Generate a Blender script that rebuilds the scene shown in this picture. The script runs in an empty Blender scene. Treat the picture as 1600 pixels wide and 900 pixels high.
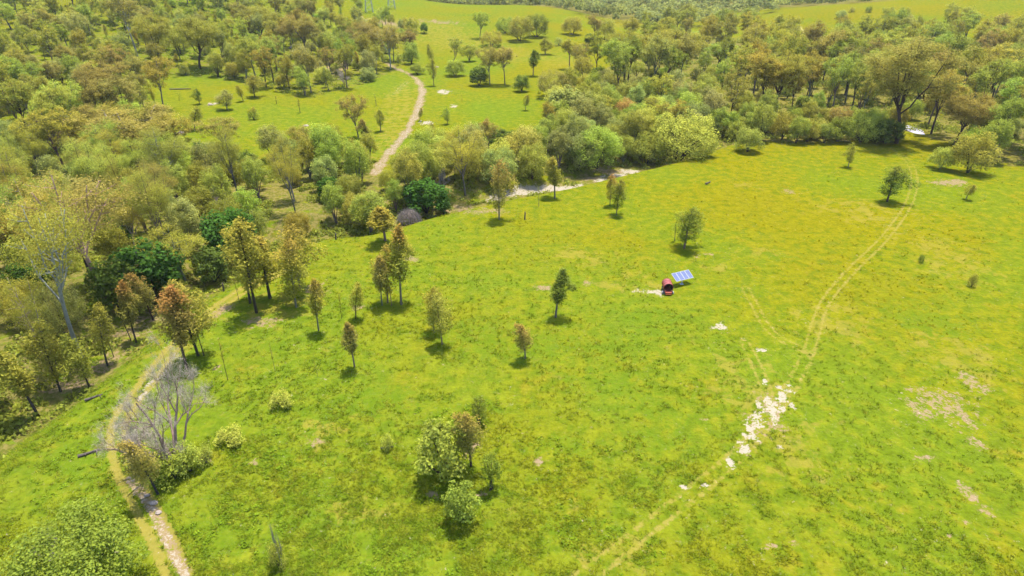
import bpy, math, random
import numpy as np
from mathutils import Vector

# ------------------------------------------------------------------ camera, sky, sun, exposure
PW, PH, F = 1600.0, 900.0, 970.0          # photograph size and focal length in its pixels
PITCH, CAMZ = math.radians(28.0), 55.0
SP, CP = math.sin(PITCH), math.cos(PITCH)
scene = bpy.context.scene
COL = scene.collection
cam_d = bpy.data.cameras.new('camera')
cam_d.sensor_width = 36.0
cam_d.lens = 36.0 * F / PW
cam_d.clip_start, cam_d.clip_end = 0.5, 8000.0
cam = bpy.data.objects.new('camera', cam_d)
COL.objects.link(cam)
cam.location = (0, 0, CAMZ)
cam.rotation_euler = (math.pi / 2 - PITCH, 0, 0)
scene.camera = cam

SUN = Vector((0.62, 1.25, 6.0)).normalized()
world = bpy.data.worlds.new('World')
scene.world = world
world.use_nodes = True
wn = world.node_tree
wn.nodes.clear()
sky = wn.nodes.new('ShaderNodeTexSky')
sky.sky_type = 'NISHITA'
sky.sun_disc = False
sky.sun_elevation = math.asin(SUN.z)
sky.sun_rotation = math.atan2(SUN.x, SUN.y)
bg = wn.nodes.new('ShaderNodeBackground')
bg.inputs['Strength'].default_value = 0.15
wo = wn.nodes.new('ShaderNodeOutputWorld')
wn.links.new(sky.outputs[0], bg.inputs['Color'])
wn.links.new(bg.outputs[0], wo.inputs['Surface'])
sun_d = bpy.data.lights.new('sun', 'SUN')
sun_d.energy = 3.6
sun_d.angle = math.radians(0.55)
sun_d.color = (1.0, 0.95, 0.86)
sun = bpy.data.objects.new('sun', sun_d)
COL.objects.link(sun)
sun.rotation_euler = SUN.to_track_quat('Z', 'Y').to_euler()
sun.location = SUN * 200

scene.view_settings.view_transform = 'Standard'
scene.view_settings.look = 'None'
scene.view_settings.gamma = 1.0
scene.view_settings.use_curve_mapping = False
scene.view_settings.exposure = 2.0
scene.cycles.max_bounces = 6
scene.cycles.diffuse_bounces = 3
scene.cycles.transmission_bounces = 4

# ------------------------------------------------------------------ small helpers
rnd = random.Random(7)
nrg = np.random.default_rng(7)


def sstep(a, b, x):
    t = np.clip((x - a) / (b - a), 0.0, 1.0)
    return t * t * (3 - 2 * t)


def lattice_noise(x, y, s, seed):
    x = np.asarray(x, float) / s
    y = np.asarray(y, float) / s
    xi, yi = np.floor(x).astype(np.int64), np.floor(y).astype(np.int64)
    fx, fy = x - xi, y - yi
    fx, fy = fx * fx * (3 - 2 * fx), fy * fy * (3 - 2 * fy)

    def h(a, b):
        n = (a * 374761393 + b * 668265263 + seed * 982451653) & 0x7fffffff
        n = ((n ^ (n >> 13)) * 1274126177) & 0x7fffffff
        return ((n ^ (n >> 16)) & 0xffff) / 65535.0
    return ((h(xi, yi) * (1 - fx) + h(xi + 1, yi) * fx) * (1 - fy)
            + (h(xi, yi + 1) * (1 - fx) + h(xi + 1, yi + 1) * fx) * fy)


def flat(u, v):
    k = (450.0 - v) / F
    dz = -CAMZ
    y = dz * (CP + k * SP) / (k * CP - SP)
    c = y * CP - dz * SP
    return ((u - 800.0) / F * c, y)


def seg_dist(x, y, pts):
    best = np.full(np.shape(x), 1e9)
    for (ax, ay), (bx, by) in zip(pts[:-1], pts[1:]):
        dx, dy = bx - ax, by - ay
        t = np.clip(((x - ax) * dx + (y - ay) * dy) / (dx * dx + dy * dy + 1e-9), 0, 1)
        best = np.minimum(best, np.hypot(x - ax - t * dx, y - ay - t * dy))
    return best


def smooth_line(pts, n=2):
    for _ in range(n):
        q = [pts[0]]
        for a, b in zip(pts[:-1], pts[1:]):
            q.append((a[0] * .75 + b[0] * .25, a[1] * .75 + b[1] * .25))
            q.append((a[0] * .25 + b[0] * .75, a[1] * .25 + b[1] * .75))
        q.append(pts[-1])
        pts = q
    return pts


CREEK_PX = [(-60, 690), (60, 610), (150, 545), (230, 480), (320, 428), (430, 372), (500, 350), (580, 345),
            (640, 325), (700, 312), (770, 296), (860, 281), (950, 262), (1050, 238), (1100, 220), (1170, 205),
            (1300, 200), (1410, 196), (1520, 205), (1680, 225)]
CREEK = smooth_line([flat(*p) for p in CREEK_PX], 1)


POOL = flat(1424, 199)


def height(x, y):
    x = np.asarray(x, float)
    y = np.asarray(y, float)
    z = 0.5 * (lattice_noise(x, y, 31, 1) - .5) + 0.18 * (lattice_noise(x, y, 9, 2) - .5)
    d = seg_dist(x, y, CREEK)
    z = z - 2.6 * (1 - sstep(2.5, 10.0, d)) * (1 - .85 * (1 - sstep(10, 26, np.hypot(x - POOL[0], y - POOL[1]))))
    far = sstep(60, 200, y)
    z = z + far * 1.6 * (lattice_noise(x, y, 75, 3) - .5) * sstep(10, 50, d)
    # small basin that holds the pool
    z = z - .5 * (1 - sstep(.8, 1.5, np.hypot((x - POOL[0]) / 2.9, (y - POOL[1]) / 8.5)))
    # wooded hillside on the left
    z = z + 44 * sstep(45, 285, -x) * sstep(150, 600, y)
    # grassy knoll in the middle distance
    sx = sstep(-330, -190, x) * (1 - sstep(5, 150, x))
    z = z + 14.5 * sx * sstep(400, 640, y) * (1 - sstep(655, 830, y))
    z = z - 5.0 * sstep(430, 600, y) * sstep(20, 140, x) * (1 - sstep(850, 1100, y))
    # grassy hill on the right
    sr = sstep(185, 320, x) * 22 + sstep(300, 520, x) * 16
    z = z + sr * sstep(420, 600, y) * (1 - .55 * sstep(620, 800, y))
    # country beyond, rising to wooded ridges
    z = z + 80 * sstep(980, 1700, y) + 70 * sstep(1600, 2900, y) + 30 * sstep(900, 1500, y) * (lattice_noise(x, y, 330, 5) - .3)
    return z


def hz(x, y):
    return float(height(np.array([x]), np.array([y]))[0])


def ground_many(u, v):
    dx, k = (u - 800.0) / F, (450.0 - v) / F
    d = np.stack([dx, CP + k * SP, -SP + k * CP], 1)
    d /= np.linalg.norm(d, axis=1, keepdims=True)
    T = np.geomspace(28, 1500, 260)
    a, b = np.full(len(u), T[0]), np.full(len(u), np.nan)
    for i in range(1, len(T)):
        todo = np.isnan(b)
        if not todo.any():
            break
        p = d[todo] * T[i]
        hit = p[:, 2] + CAMZ < height(p[:, 0], p[:, 1])
        idx = np.flatnonzero(todo)
        b[idx[hit]] = T[i]
        a[idx[~hit]] = T[i]
    ok = ~np.isnan(b)
    b = np.where(ok, b, T[-1])
    for _ in range(14):
        m = (a + b) / 2
        p = d * m[:, None]
        lo = p[:, 2] + CAMZ < height(p[:, 0], p[:, 1])
        b = np.where(lo, m, b)
        a = np.where(lo, a, m)
    p = d * b[:, None]
    return p[:, 0], p[:, 1], height(p[:, 0], p[:, 1]), ok


_T = np.geomspace(25, 4500, 900)


def ground_at(u, v):
    dx, k = (u - 800.0) / F, (450.0 - v) / F
    d = np.array([dx, CP + k * SP, -SP + k * CP])
    d /= np.linalg.norm(d)
    P = d[None, :] * _T[:, None]
    P[:, 2] += CAMZ
    below = P[:, 2] < height(P[:, 0], P[:, 1])
    if not below.any():
        return None
    i = int(np.argmax(below))
    a, b = _T[max(i - 1, 0)], _T[i]
    for _ in range(18):
        m = (a + b) / 2
        p = d * m
        if p[2] + CAMZ < hz(p[0], p[1]):
            b = m
        else:
            a = m
    p = d * b
    return (p[0], p[1], hz(p[0], p[1]))


def project(x, y, z):
    dz = z - CAMZ
    c = y * CP - dz * SP
    return 800 + F * x / c, 450 - F * (y * SP + dz * CP) / c, c


def top_height(p, v):
    k = (450.0 - v) / F
    return CAMZ + p[1] * (k * CP - SP) / (CP + k * SP) - p[2]


def to_world(pts):
    return [ground_at(*p)[:2] for p in pts]


def in_poly(u, v, poly):
    inside = np.zeros(np.shape(u), bool)
    n = len(poly)
    for i in range(n):
        x1, y1 = poly[i]
        x2, y2 = poly[(i + 1) % n]
        c = ((y1 > v) != (y2 > v)) & (u < (x2 - x1) * (v - y1) / (y2 - y1 + 1e-12) + x1)
        inside ^= c
    return inside


# ------------------------------------------------------------------ mesh helpers
def mesh_from(name, V, faces, mat, attrs=None, smooth=False):
    me = bpy.data.meshes.new(name)
    V = np.asarray(V, np.float32)
    faces = [np.asarray(f, np.int32) for f in faces if len(f)]
    nl = sum(f.size for f in faces)
    nf = sum(len(f) for f in faces)
    me.vertices.add(len(V))
    me.vertices.foreach_set('co', V.ravel())
    me.loops.add(nl)
    me.polygons.add(nf)
    me.loops.foreach_set('vertex_index', np.concatenate([f.ravel() for f in faces]))
    tot = np.concatenate([np.full(len(f), f.shape[1], np.int32) for f in faces])
    me.polygons.foreach_set('loop_start', np.concatenate([[0], np.cumsum(tot)[:-1]]).astype(np.int32))
    me.polygons.foreach_set('use_smooth', np.full(nf, smooth))
    for an, av in (attrs or {}).items():
        a = me.attributes.new(an, 'FLOAT_COLOR', 'POINT')
        av = np.asarray(av, np.float32)
        if av.shape[1] == 3:
            av = np.concatenate([av, np.ones((len(av), 1), np.float32)], 1)
        a.data.foreach_set('color', av.ravel())
    for m in (mat if isinstance(mat, (list, tuple)) else [mat]):
        me.materials.append(m)
    me.update(calc_edges=True)
    me.validate()
    return me


class Buf:
    def __init__(s):
        s.V, s.F4, s.F3, s.n = [], [], [], 0

    def add(s, V, F4=None, F3=None):
        V = np.asarray(V, float)
        if F4 is not None and len(F4):
            s.F4.append(np.asarray(F4) + s.n)
        if F3 is not None and len(F3):
            s.F3.append(np.asarray(F3) + s.n)
        s.V.append(V)
        s.n += len(V)

    def tube(s, pts, rad, sides=6, cap=True):
        pts = np.asarray(pts, float)
        n = len(pts)
        rad = np.broadcast_to(np.asarray(rad, float), (n,))
        t = np.gradient(pts, axis=0)
        t /= np.linalg.norm(t, axis=1, keepdims=True) + 1e-9
        ref = np.array([0, 0, 1.0]) if abs(t[0][2]) < .9 else np.array([1.0, 0, 0])
        a = np.cross(t, ref)
        a /= np.linalg.norm(a, axis=1, keepdims=True) + 1e-9
        b = np.cross(t, a)
        ang = np.linspace(0, 2 * np.pi, sides, endpoint=False)
        V = pts[:, None, :] + rad[:, None, None] * (np.cos(ang)[None, :, None] * a[:, None, :] + np.sin(ang)[None, :, None] * b[:, None, :])
        V = V.reshape(-1, 3)
        F4 = []
        for i in range(n - 1):
            for j in range(sides):
                k = (j + 1) % sides
                F4.append((i * sides + j, i * sides + k, (i + 1) * sides + k, (i + 1) * sides + j))
        F3 = []
        if cap:
            V = np.concatenate([V, pts[-1:]])
            e = len(V) - 1
            for j in range(sides):
                F3.append(((n - 1) * sides + j, (n - 1) * sides + (j + 1) % sides, e))
        s.add(V, F4, F3)

    def box(s, c, h, R=None):
        c, h = np.asarray(c, float), np.asarray(h, float)
        V = np.array([[x, y, z] for x in (-1, 1) for y in (-1, 1) for z in (-1, 1)], float) * h
        if R is not None:
            V = V @ np.asarray(R).T
        s.add(V + c, [(0, 1, 3, 2), (4, 6, 7, 5), (0, 4, 5, 1), (2, 3, 7, 6), (0, 2, 6, 4), (1, 5, 7, 3)])

    def mesh(s, name, mat, smooth=False, attrs=None):
        f = []
        if s.F4:
            f.append(np.concatenate(s.F4))
        if s.F3:
            f.append(np.concatenate(s.F3))
        return mesh_from(name, np.concatenate(s.V), f, mat, attrs, smooth)


def link(name, me, parent=None, loc=None):
    o = bpy.data.objects.new(name, me)
    COL.objects.link(o)
    if parent is not None:
        o.parent = parent
    if loc is not None:
        o.location = loc
    return o


def tag(o, label=None, cat=None, group=None, kind=None):
    if label:
        o['label'] = label
    if cat:
        o['category'] = cat
    if group:
        o['group'] = group
    if kind:
        o['kind'] = kind
    return o


# ------------------------------------------------------------------ materials
def new_mat(name):
    m = bpy.data.materials.new(name)
    m.use_nodes = True
    nt = m.node_tree
    nt.nodes.clear()
    out = nt.nodes.new('ShaderNodeOutputMaterial')
    return m, nt, out


class NT:
    def __init__(s, nt):
        s.nt = nt

    def n(s, t, **kw):
        nd = s.nt.nodes.new(t)
        for k, v in kw.items():
            setattr(nd, k, v)
        return nd

    def val(s, sock, v):
        if hasattr(v, 'is_output'):
            s.nt.links.new(v, sock)
        else:
            sock.default_value = v

    def math(s, op, a, b=0.0, clamp=False):
        nd = s.n('ShaderNodeMath', operation=op, use_clamp=clamp)
        s.val(nd.inputs[0], a)
        s.val(nd.inputs[1], b)
        return nd.outputs[0]

    def mix(s, f, a, b, blend='MIX'):
        nd = s.n('ShaderNodeMix', data_type='RGBA', blend_type=blend)
        s.val(nd.inputs[0], f)
        s.val(nd.inputs[6], a if hasattr(a, 'is_output') else (*a, 1.0))
        s.val(nd.inputs[7], b if hasattr(b, 'is_output') else (*b, 1.0))
        return nd.outputs[2]

    def ramp(s, f, lo, hi, a=0.0, b=1.0):
        nd = s.n('ShaderNodeMapRange', interpolation_type='SMOOTHSTEP')
        s.val(nd.inputs[0], f)
        nd.inputs[1].default_value, nd.inputs[2].default_value = lo, hi
        nd.inputs[3].default_value, nd.inputs[4].default_value = a, b
        return nd.outputs[0]

    def noise(s, vec, scale, detail=3.0, rough=.55, dist=0.0):
        nd = s.n('ShaderNodeTexNoise')
        s.nt.links.new(vec, nd.inputs['Vector'])
        nd.inputs['Scale'].default_value = scale
        nd.inputs['Detail'].default_value = detail
        nd.inputs['Roughness'].default_value = rough
        nd.inputs['Distortion'].default_value = dist
        return nd.outputs[0]


def grass_colour(q, pos):
    """colour of the pasture as a function of the place, shared by the sheet and the tufts"""
    fl = q.n('ShaderNodeVectorMath', operation='MULTIPLY')
    q.nt.links.new(pos, fl.inputs[0])
    fl.inputs[1].default_value = (1, 1, 0.0)
    p = fl.outputs[0]
    sep = q.n('ShaderNodeSeparateXYZ')
    q.nt.links.new(pos, sep.inputs[0])
    big = q.noise(p, .022, 3, .55, .5)
    mid = q.noise(p, .11, 4, .6, .6)
    med = q.noise(p, .45, 4, .6)
    fine = q.noise(p, 1.7, 4, .65)
    side = q.ramp(sep.outputs[0], -45, 75)
    deep = q.ramp(sep.outputs[1], 60, 170)
    yel = q.math('ADD', q.math('MULTIPLY', side, .55), q.math('MULTIPLY', deep, .42))
    yel = q.math('ADD', yel, q.math('MULTIPLY', q.math('SUBTRACT', big, .5), 1.5))
    yel = q.math('ADD', yel, q.math('MULTIPLY', q.math('SUBTRACT', mid, .5), .9), clamp=True)
    c = q.mix(yel, (.072, .087, .0050), (.090, .082, .0022))
    c = q.mix(q.math('MULTIPLY', q.ramp(q.math('ADD', q.math('MULTIPLY', mid, .6), q.math('MULTIPLY', med, .4)), .55, .70), .42), c, (.108, .080, .009))
    c = q.mix(q.math('MULTIPLY', q.ramp(q.math('ADD', q.math('MULTIPLY', big, .4), q.math('MULTIPLY', med, .6)), .55, .42), .45), c, (.045, .085, .004))
    v = q.math('ADD', q.math('MULTIPLY', med, 1.0), q.math('MULTIPLY', fine, 1.1))
    v = q.math('ADD', v, -.03)
    return q.mix(1.0, c, v, 'MULTIPLY'), p, med, fine


def mat_ground():
    m, nt, out = new_mat('pasture')
    q = NT(nt)
    pos = q.n('ShaderNodeNewGeometry').outputs['Position']
    c, p, med, fine = grass_colour(q, pos)
    a = q.n('ShaderNodeAttribute', attribute_name='mask_a')
    sa = q.n('ShaderNodeSeparateColor')
    nt.links.new(a.outputs['Color'], sa.inputs[0])
    b = q.n('ShaderNodeAttribute', attribute_name='mask_b')
    sb = q.n('ShaderNodeSeparateColor')
    nt.links.new(b.outputs['Color'], sb.inputs[0])
    track, sand, pink = sa.outputs
    litter, dark, tan = sb.outputs
    blot = q.ramp(q.noise(p, 1.1, 6, .68, .5), .28, .72)
    blot2 = q.ramp(q.noise(p, .35, 6, .65, .6), .28, .72)
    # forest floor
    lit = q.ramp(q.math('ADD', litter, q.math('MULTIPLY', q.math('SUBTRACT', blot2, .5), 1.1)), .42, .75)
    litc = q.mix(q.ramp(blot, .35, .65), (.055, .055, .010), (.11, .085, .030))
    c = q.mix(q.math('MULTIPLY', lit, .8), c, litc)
    # rank darker herbage
    dk = q.ramp(q.math('ADD', dark, q.math('MULTIPLY', q.math('SUBTRACT', blot, .5), 1.2)), .4, .8)
    c = q.mix(q.math('MULTIPLY', dk, .5), c, (.050, .082, .004))
    # dry straw coloured growth
    tn = q.ramp(q.math('ADD', tan, q.math('MULTIPLY', q.math('SUBTRACT', blot2, .5), 1.1)), .35, .8)
    c = q.mix(q.math('MULTIPLY', tn, .55), c, (.135, .108, .017))
    # wheel ruts
    tr = q.ramp(q.math('ADD', track, q.math('MULTIPLY', q.math('SUBTRACT', blot, .5), 1.0)), .30, .85)
    c = q.mix(q.math('MULTIPLY', tr, .8), c, q.mix(fine, (.115, .098, .014), (.155, .122, .030)))
    blot = q.math('ADD', q.math('MULTIPLY', blot, .45), q.math('MULTIPLY', q.ramp(q.noise(p, 2.6, 6, .72, .4), .3, .7), .55))
    # bare pinkish earth and white sand
    pk = q.ramp(q.math('ADD', pink, q.math('MULTIPLY', q.math('SUBTRACT', blot, .5), 1.5)), .50, .72)
    c = q.mix(q.math('MULTIPLY', pk, .92), c, q.mix(fine, (.115, .078, .040), (.165, .118, .072)))
    sd = q.ramp(q.math('ADD', sand, q.math('MULTIPLY', q.math('SUBTRACT', blot, .5), 1.5)), .46, .64)
    c = q.mix(sd, c, q.mix(fine, (.155, .130, .092), (.210, .182, .138)))
    bs = q.n('ShaderNodeBsdfPrincipled')
    nt.links.new(c, bs.inputs['Base Color'])
    bs.inputs['Roughness'].default_value = .95
    bs.inputs['Specular IOR Level'].default_value = .0
    h = q.math('ADD', q.math('MULTIPLY', med, .5), q.math('MULTIPLY', fine, .35))
    bp = q.n('ShaderNodeBump')
    bp.inputs['Strength'].default_value = .8
    bp.inputs['Distance'].default_value = .5
    nt.links.new(h, bp.inputs['Height'])
    nt.links.new(bp.outputs[0], bs.inputs['Normal'])
    nt.links.new(bs.outputs[0], out.inputs['Surface'])
    return m


def mat_tuft(name, mul, weed=False):
    m, nt, out = new_mat(name)
    q = NT(nt)
    pos = q.n('ShaderNodeNewGeometry').outputs['Position']
    c, p, med, fine = grass_colour(q, pos)
    a = q.n('ShaderNodeAttribute', attribute_name='leaf')
    sa = q.n('ShaderNodeSeparateColor')
    nt.links.new(a.outputs['Color'], sa.inputs[0])
    if weed:
        c = q.mix(.6, c, (.075, .115, .006))
    c = q.mix(q.math('MULTIPLY', q.ramp(sa.outputs[2],   .8, .95), .45), c, (.12, .10, .012))
    c = q.mix(1.0, c, q.math('ADD', q.math('MULTIPLY', sa.outputs[0], mul * 1.15), mul * .55), 'MULTIPLY')
    d = q.n('ShaderNodeBsdfDiffuse')
    t = q.n('ShaderNodeBsdfTranslucent')
    nt.links.new(c, d.inputs[0])
    nt.links.new(c, t.inputs[0])
    mx = q.n('ShaderNodeMixShader')
    mx.inputs[0].default_value = .35
    nt.links.new(d.outputs[0], mx.inputs[1])
    nt.links.new(t.outputs[0], mx.inputs[2])
    nt.links.new(mx.outputs[0], out.inputs['Surface'])
    return m


def mat_leaf():
    m, nt, out = new_mat('foliage')
    q = NT(nt)
    oi = q.n('ShaderNodeObjectInfo')
    a = q.n('ShaderNodeAttribute', attribute_name='leaf')
    sa = q.n('ShaderNodeSeparateColor')
    nt.links.new(a.outputs['Color'], sa.inputs[0])
    c = oi.outputs['Color']
    yel = q.mix(1.0, c, (1.35, 1.2, .7), 'MULTIPLY')
    c = q.mix(q.math('MULTIPLY', sa.outputs[2], .65), c, yel)
    red = q.math('MULTIPLY', q.math('MULTIPLY', oi.outputs['Alpha'], .7), q.ramp(q.math('ADD', sa.outputs[1], q.math('MULTIPLY', sa.outputs[0], .3)), .6, 1.25))
    c = q.mix(red, c, (.34, .125, .04))
    c = q.mix(1.0, c, q.math('ADD', q.math('MULTIPLY', sa.outputs[0], .9), .55), 'MULTIPLY')
    d = q.n('ShaderNodeBsdfDiffuse')
    t = q.n('ShaderNodeBsdfTranslucent')
    nt.links.new(c, d.inputs[0])
    nt.links.new(c, t.inputs[0])
    mx = q.n('ShaderNodeMixShader')
    mx.inputs[0].default_value = .5
    nt.links.new(d.outputs[0], mx.inputs[1])
    nt.links.new(t.outputs[0], mx.inputs[2])
    nt.links.new(mx.outputs[0], out.inputs['Surface'])
    return m


def mat_bark():
    m, nt, out = new_mat('bark')
    q = NT(nt)
    oi = q.n('ShaderNodeObjectInfo')
    co = q.n('ShaderNodeTexCoord').outputs['Object']
    nz = q.noise(co, 2.2, 4, .6)
    c = q.mix(1.0, oi.outputs['Color'], q.math('ADD', q.math('MULTIPLY', nz, 1.1), .45), 'MULTIPLY')
    d = q.n('ShaderNodeBsdfDiffuse')
    nt.links.new(c, d.inputs[0])
    nt.links.new(d.outputs[0], out.inputs['Surface'])
    return m


def mat_plain(name, col, rough=.6, metal=0.0, var=.25, scale=3.0, spec=.4):
    m, nt, out = new_mat(name)
    q = NT(nt)
    co = q.n('ShaderNodeTexCoord').outputs['Object']
    nz = q.noise(co, scale, 4, .6)
    c = q.mix(1.0, q.mix(0.0, col, col), q.math('ADD', q.math('MULTIPLY', nz, 2 * var), 1 - var), 'MULTIPLY')
    bs = q.n('ShaderNodeBsdfPrincipled')
    nt.links.new(c, bs.inputs['Base Color'])
    bs.inputs['Roughness'].default_value = rough
    bs.inputs['Metallic'].default_value = metal
    bs.inputs['Specular IOR Level'].default_value = spec
    nt.links.new(bs.outputs[0], out.inputs['Surface'])
    return m


M_GROUND = mat_ground()
M_TUFT = mat_tuft('grass_blade', 1.38)
M_WEED = mat_tuft('weed_leaf', 1.3, True)
M_LEAF = mat_leaf()
M_BARK = mat_bark()
M_RED = mat_plain('red_paint', (.16, .030, .022), .45, 0, .3, 1.5)
M_ORANGE = mat_plain('orange_red_paint', (.24, .055, .02), .5, 0, .25, 2.0)
M_DARK = mat_plain('dark_mouth_shade', (.018, .010, .010), .9, 0, .2, 2.0)  # near-black colour stands in for the shade inside the barrel
M_TYRE = mat_plain('tyre_rubber', (.03, .03, .04), .85, 0, .2, 4.0)
M_PALE = mat_plain('pale_metal', (.17, .15, .14), .6, .0, .15, 2.0)
M_FRAME = mat_plain('aluminium', (.185, .19, .195), .6, .0, .1, 2.0)
M_STEEL = mat_plain('galvanised_steel', (.16, .18, .20), .6, .2, .15, 2.0)
M_ROCK = mat_plain('pale_stone', (.17, .135, .11), .9, 0, .35, 1.2)
M_LOG = mat_plain('charred_log', (.045, .035, .03), .95, 0, .4, 1.5)
M_WIRE = mat_plain('aluminium_wire', (.55, .52, .50), .5, .5, .1, .2)


def mat_cell():
    m, nt, out = new_mat('solar_cell')
    q = NT(nt)
    co = q.n('ShaderNodeTexCoord').outputs['Object']
    br = q.n('ShaderNodeTexBrick')
    nt.links.new(co, br.inputs['Vector'])
    br.offset = 0.0
    br.inputs['Scale'].default_value = 1.0
    br.inputs['Brick Width'].default_value = .155
    br.inputs['Row Height'].default_value = .155
    br.inputs['Mortar Size'].default_value = .006
    br.inputs['Color1'].default_value = (.058, .072, .145, 1)
    br.inputs['Color2'].default_value = (.066, .082, .16, 1)
    br.inputs['Mortar'].default_value = (.11, .12, .17, 1)
    bs = q.n('ShaderNodeBsdfPrincipled')
    nt.links.new(br.outputs[0], bs.inputs['Base Color'])
    bs.inputs['Roughness'].default_value = .6
    bs.inputs['Specular IOR Level'].default_value = .1
    nt.links.new(bs.outputs[0], out.inputs['Surface'])
    return m


def mat_water():
    m, nt, out = new_mat('creek_water')
    q = NT(nt)
    co = q.n('ShaderNodeTexCoord').outputs['Object']
    bs = q.n('ShaderNodeBsdfPrincipled')
    bs.inputs['Base Color'].default_value = (.30, .28, .36, 1)
    bs.inputs['Roughness'].default_value = .12
    bs.inputs['Specular IOR Level'].default_value = .9
    bp = q.n('ShaderNodeBump')
    bp.inputs['Strength'].default_value = .35
    bp.inputs['Distance'].default_value = .1
    nt.links.new(q.noise(co, 1.3, 3), bp.inputs['Height'])
    nt.links.new(bp.outputs[0], bs.inputs['Normal'])
    nt.links.new(bs.outputs[0], out.inputs['Surface'])
    return m


M_CELL = mat_cell()
M_WATER = mat_water()

# ------------------------------------------------------------------ regions (where the photograph shows them) and masks
R_LEFT = [(-80, 760), (-80, 300), (-80, 190), (73, 185), (200, 200), (300, 262), (400, 272), (500, 245), (560, 225), (585, 262), (600, 290),
          (640, 322), (640, 340), (560, 362), (500, 368), (420, 395), (330, 435), (240, 490), (130, 570), (60, 625)]
R_HILL = [(-80, 200), (-80, -20), (440, -20), (500, 20), (560, 30), (640, 45), (650, 90), (620, 110), (575, 130), (480, 155),
          (420, 140), (330, 120), (250, 120), (200, 130), (260, 170), (210, 205), (73, 190)]
R_BELT = [(640, 340), (610, 290), (640, 258), (700, 238), (770, 225), (850, 205), (860, 170), (930, 178), (990, 165), (1060, 160), (1110, 185),
          (1118, 220), (1066, 240), (1000, 254), (900, 270), (850, 277), (780, 286), (700, 314)]
R_RIGHT = [(990, 165), (930, 160), (868, 148), (900, 118), (950, 108), (965, 70), (1000, 52), (1080, 52), (1170, 62), (1290, 66), (1420, 62), (1527, 62),
           (1700, 60), (1700, 262), (1530, 258), (1500, 232), (1450, 215), (1440, 190), (1410, 190), (1400, 222), (1200, 224), (1120, 222), (1110, 185), (1060, 160)]
FOREST = [R_LEFT, R_BELT, R_RIGHT]

ROAD = smooth_line(to_world([(586, 272), (600, 248), (622, 224), (640, 198), (650, 178), (658, 158), (661, 140), (654, 126), (640, 116), (630, 112), (612, 104), (604, 98)]))
TRACK_L = smooth_line(to_world([(438, 425), (405, 440), (365, 462), (325, 492), (268, 545), (235, 590), (208, 625), (186, 655), (183, 690), (196, 735), (222, 785), (250, 835), (280, 905)]))
TRACK_R = smooth_line(to_world([(1392, 232), (1420, 250), (1431, 278), (1424, 312), (1404, 345), (1374, 382), (1340, 412), (1305, 450), (1285, 478), (1274, 512), (1264, 552)]))
TRACK_C = smooth_line(to_world([(1264, 552), (1240, 600), (1205, 650), (1160, 706), (1095, 760), (1035, 806), (985, 848), (915, 900), (880, 930)]))
TRACK_Q = smooth_line(to_world([(1165, 450), (1180, 478), (1195, 508), (1218, 530), (1262, 548)]))
TRACK_S = smooth_line(to_world([(1163, 535), (1180, 565), (1192, 592), (1203, 625)]))
ROCKY = smooth_line(to_world([(202, 748), (222, 772), (240, 798), (258, 838), (274, 868), (292, 905)]))
ROAD_B = smooth_line(to_world([(636, 128), (625, 138), (618, 147)]))

# blobs: (u, v, half-width px, half-height px)
SAND = [(1204, 632, 7, 13), (1207, 650, 6, 9), (1184, 632, 5, 8), (1180, 650, 8, 7), (1222, 622, 6, 6), (1230, 610, 8, 4), (1221, 640, 7, 7), (1196, 598, 4, 6),
        (1170, 667, 5, 8), (1187, 667, 9, 6), (1166, 682, 4, 5), (1180, 680, 4, 7), (1162, 704, 7, 7), (1143, 723, 5, 7), (1073, 761, 8, 4), (1101, 757, 6, 4), (1074, 781, 4, 2),
        (1127, 510, 11, 5), (1115, 511, 6, 3), (1192, 546, 8, 3), (1218, 699, 6, 3), (1240, 635, 6, 4),
        (1020, 455, 26, 4), (1036, 458, 8, 4),
        (775, 309, 11, 5), (790, 303, 14, 6), (812, 299, 16, 6), (838, 296, 20, 6), (870, 294, 20, 5), (898, 293, 14, 4), (965, 275, 20, 4), (985, 268, 14, 3), (940, 282, 12, 3),
        (330, 163, 7, 2), (283, 207, 7, 3), (665, 192, 10, 3), (693, 143, 9, 2.5), (710, 165, 6, 2), (300, 480, 3, 2), (232, 600, 3, 8), (224, 617, 4, 9)]
_r = random.Random(77)
for _ in range(46):
    _t = _r.random()
    SAND.append((1222 - 70 * _t + _r.gauss(0, 12 - 8 * _t), 612 + 92 * _t + _r.gauss(0, 7), _r.uniform(1.5, 4.5), _r.uniform(1.2, 3.2)))
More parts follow.
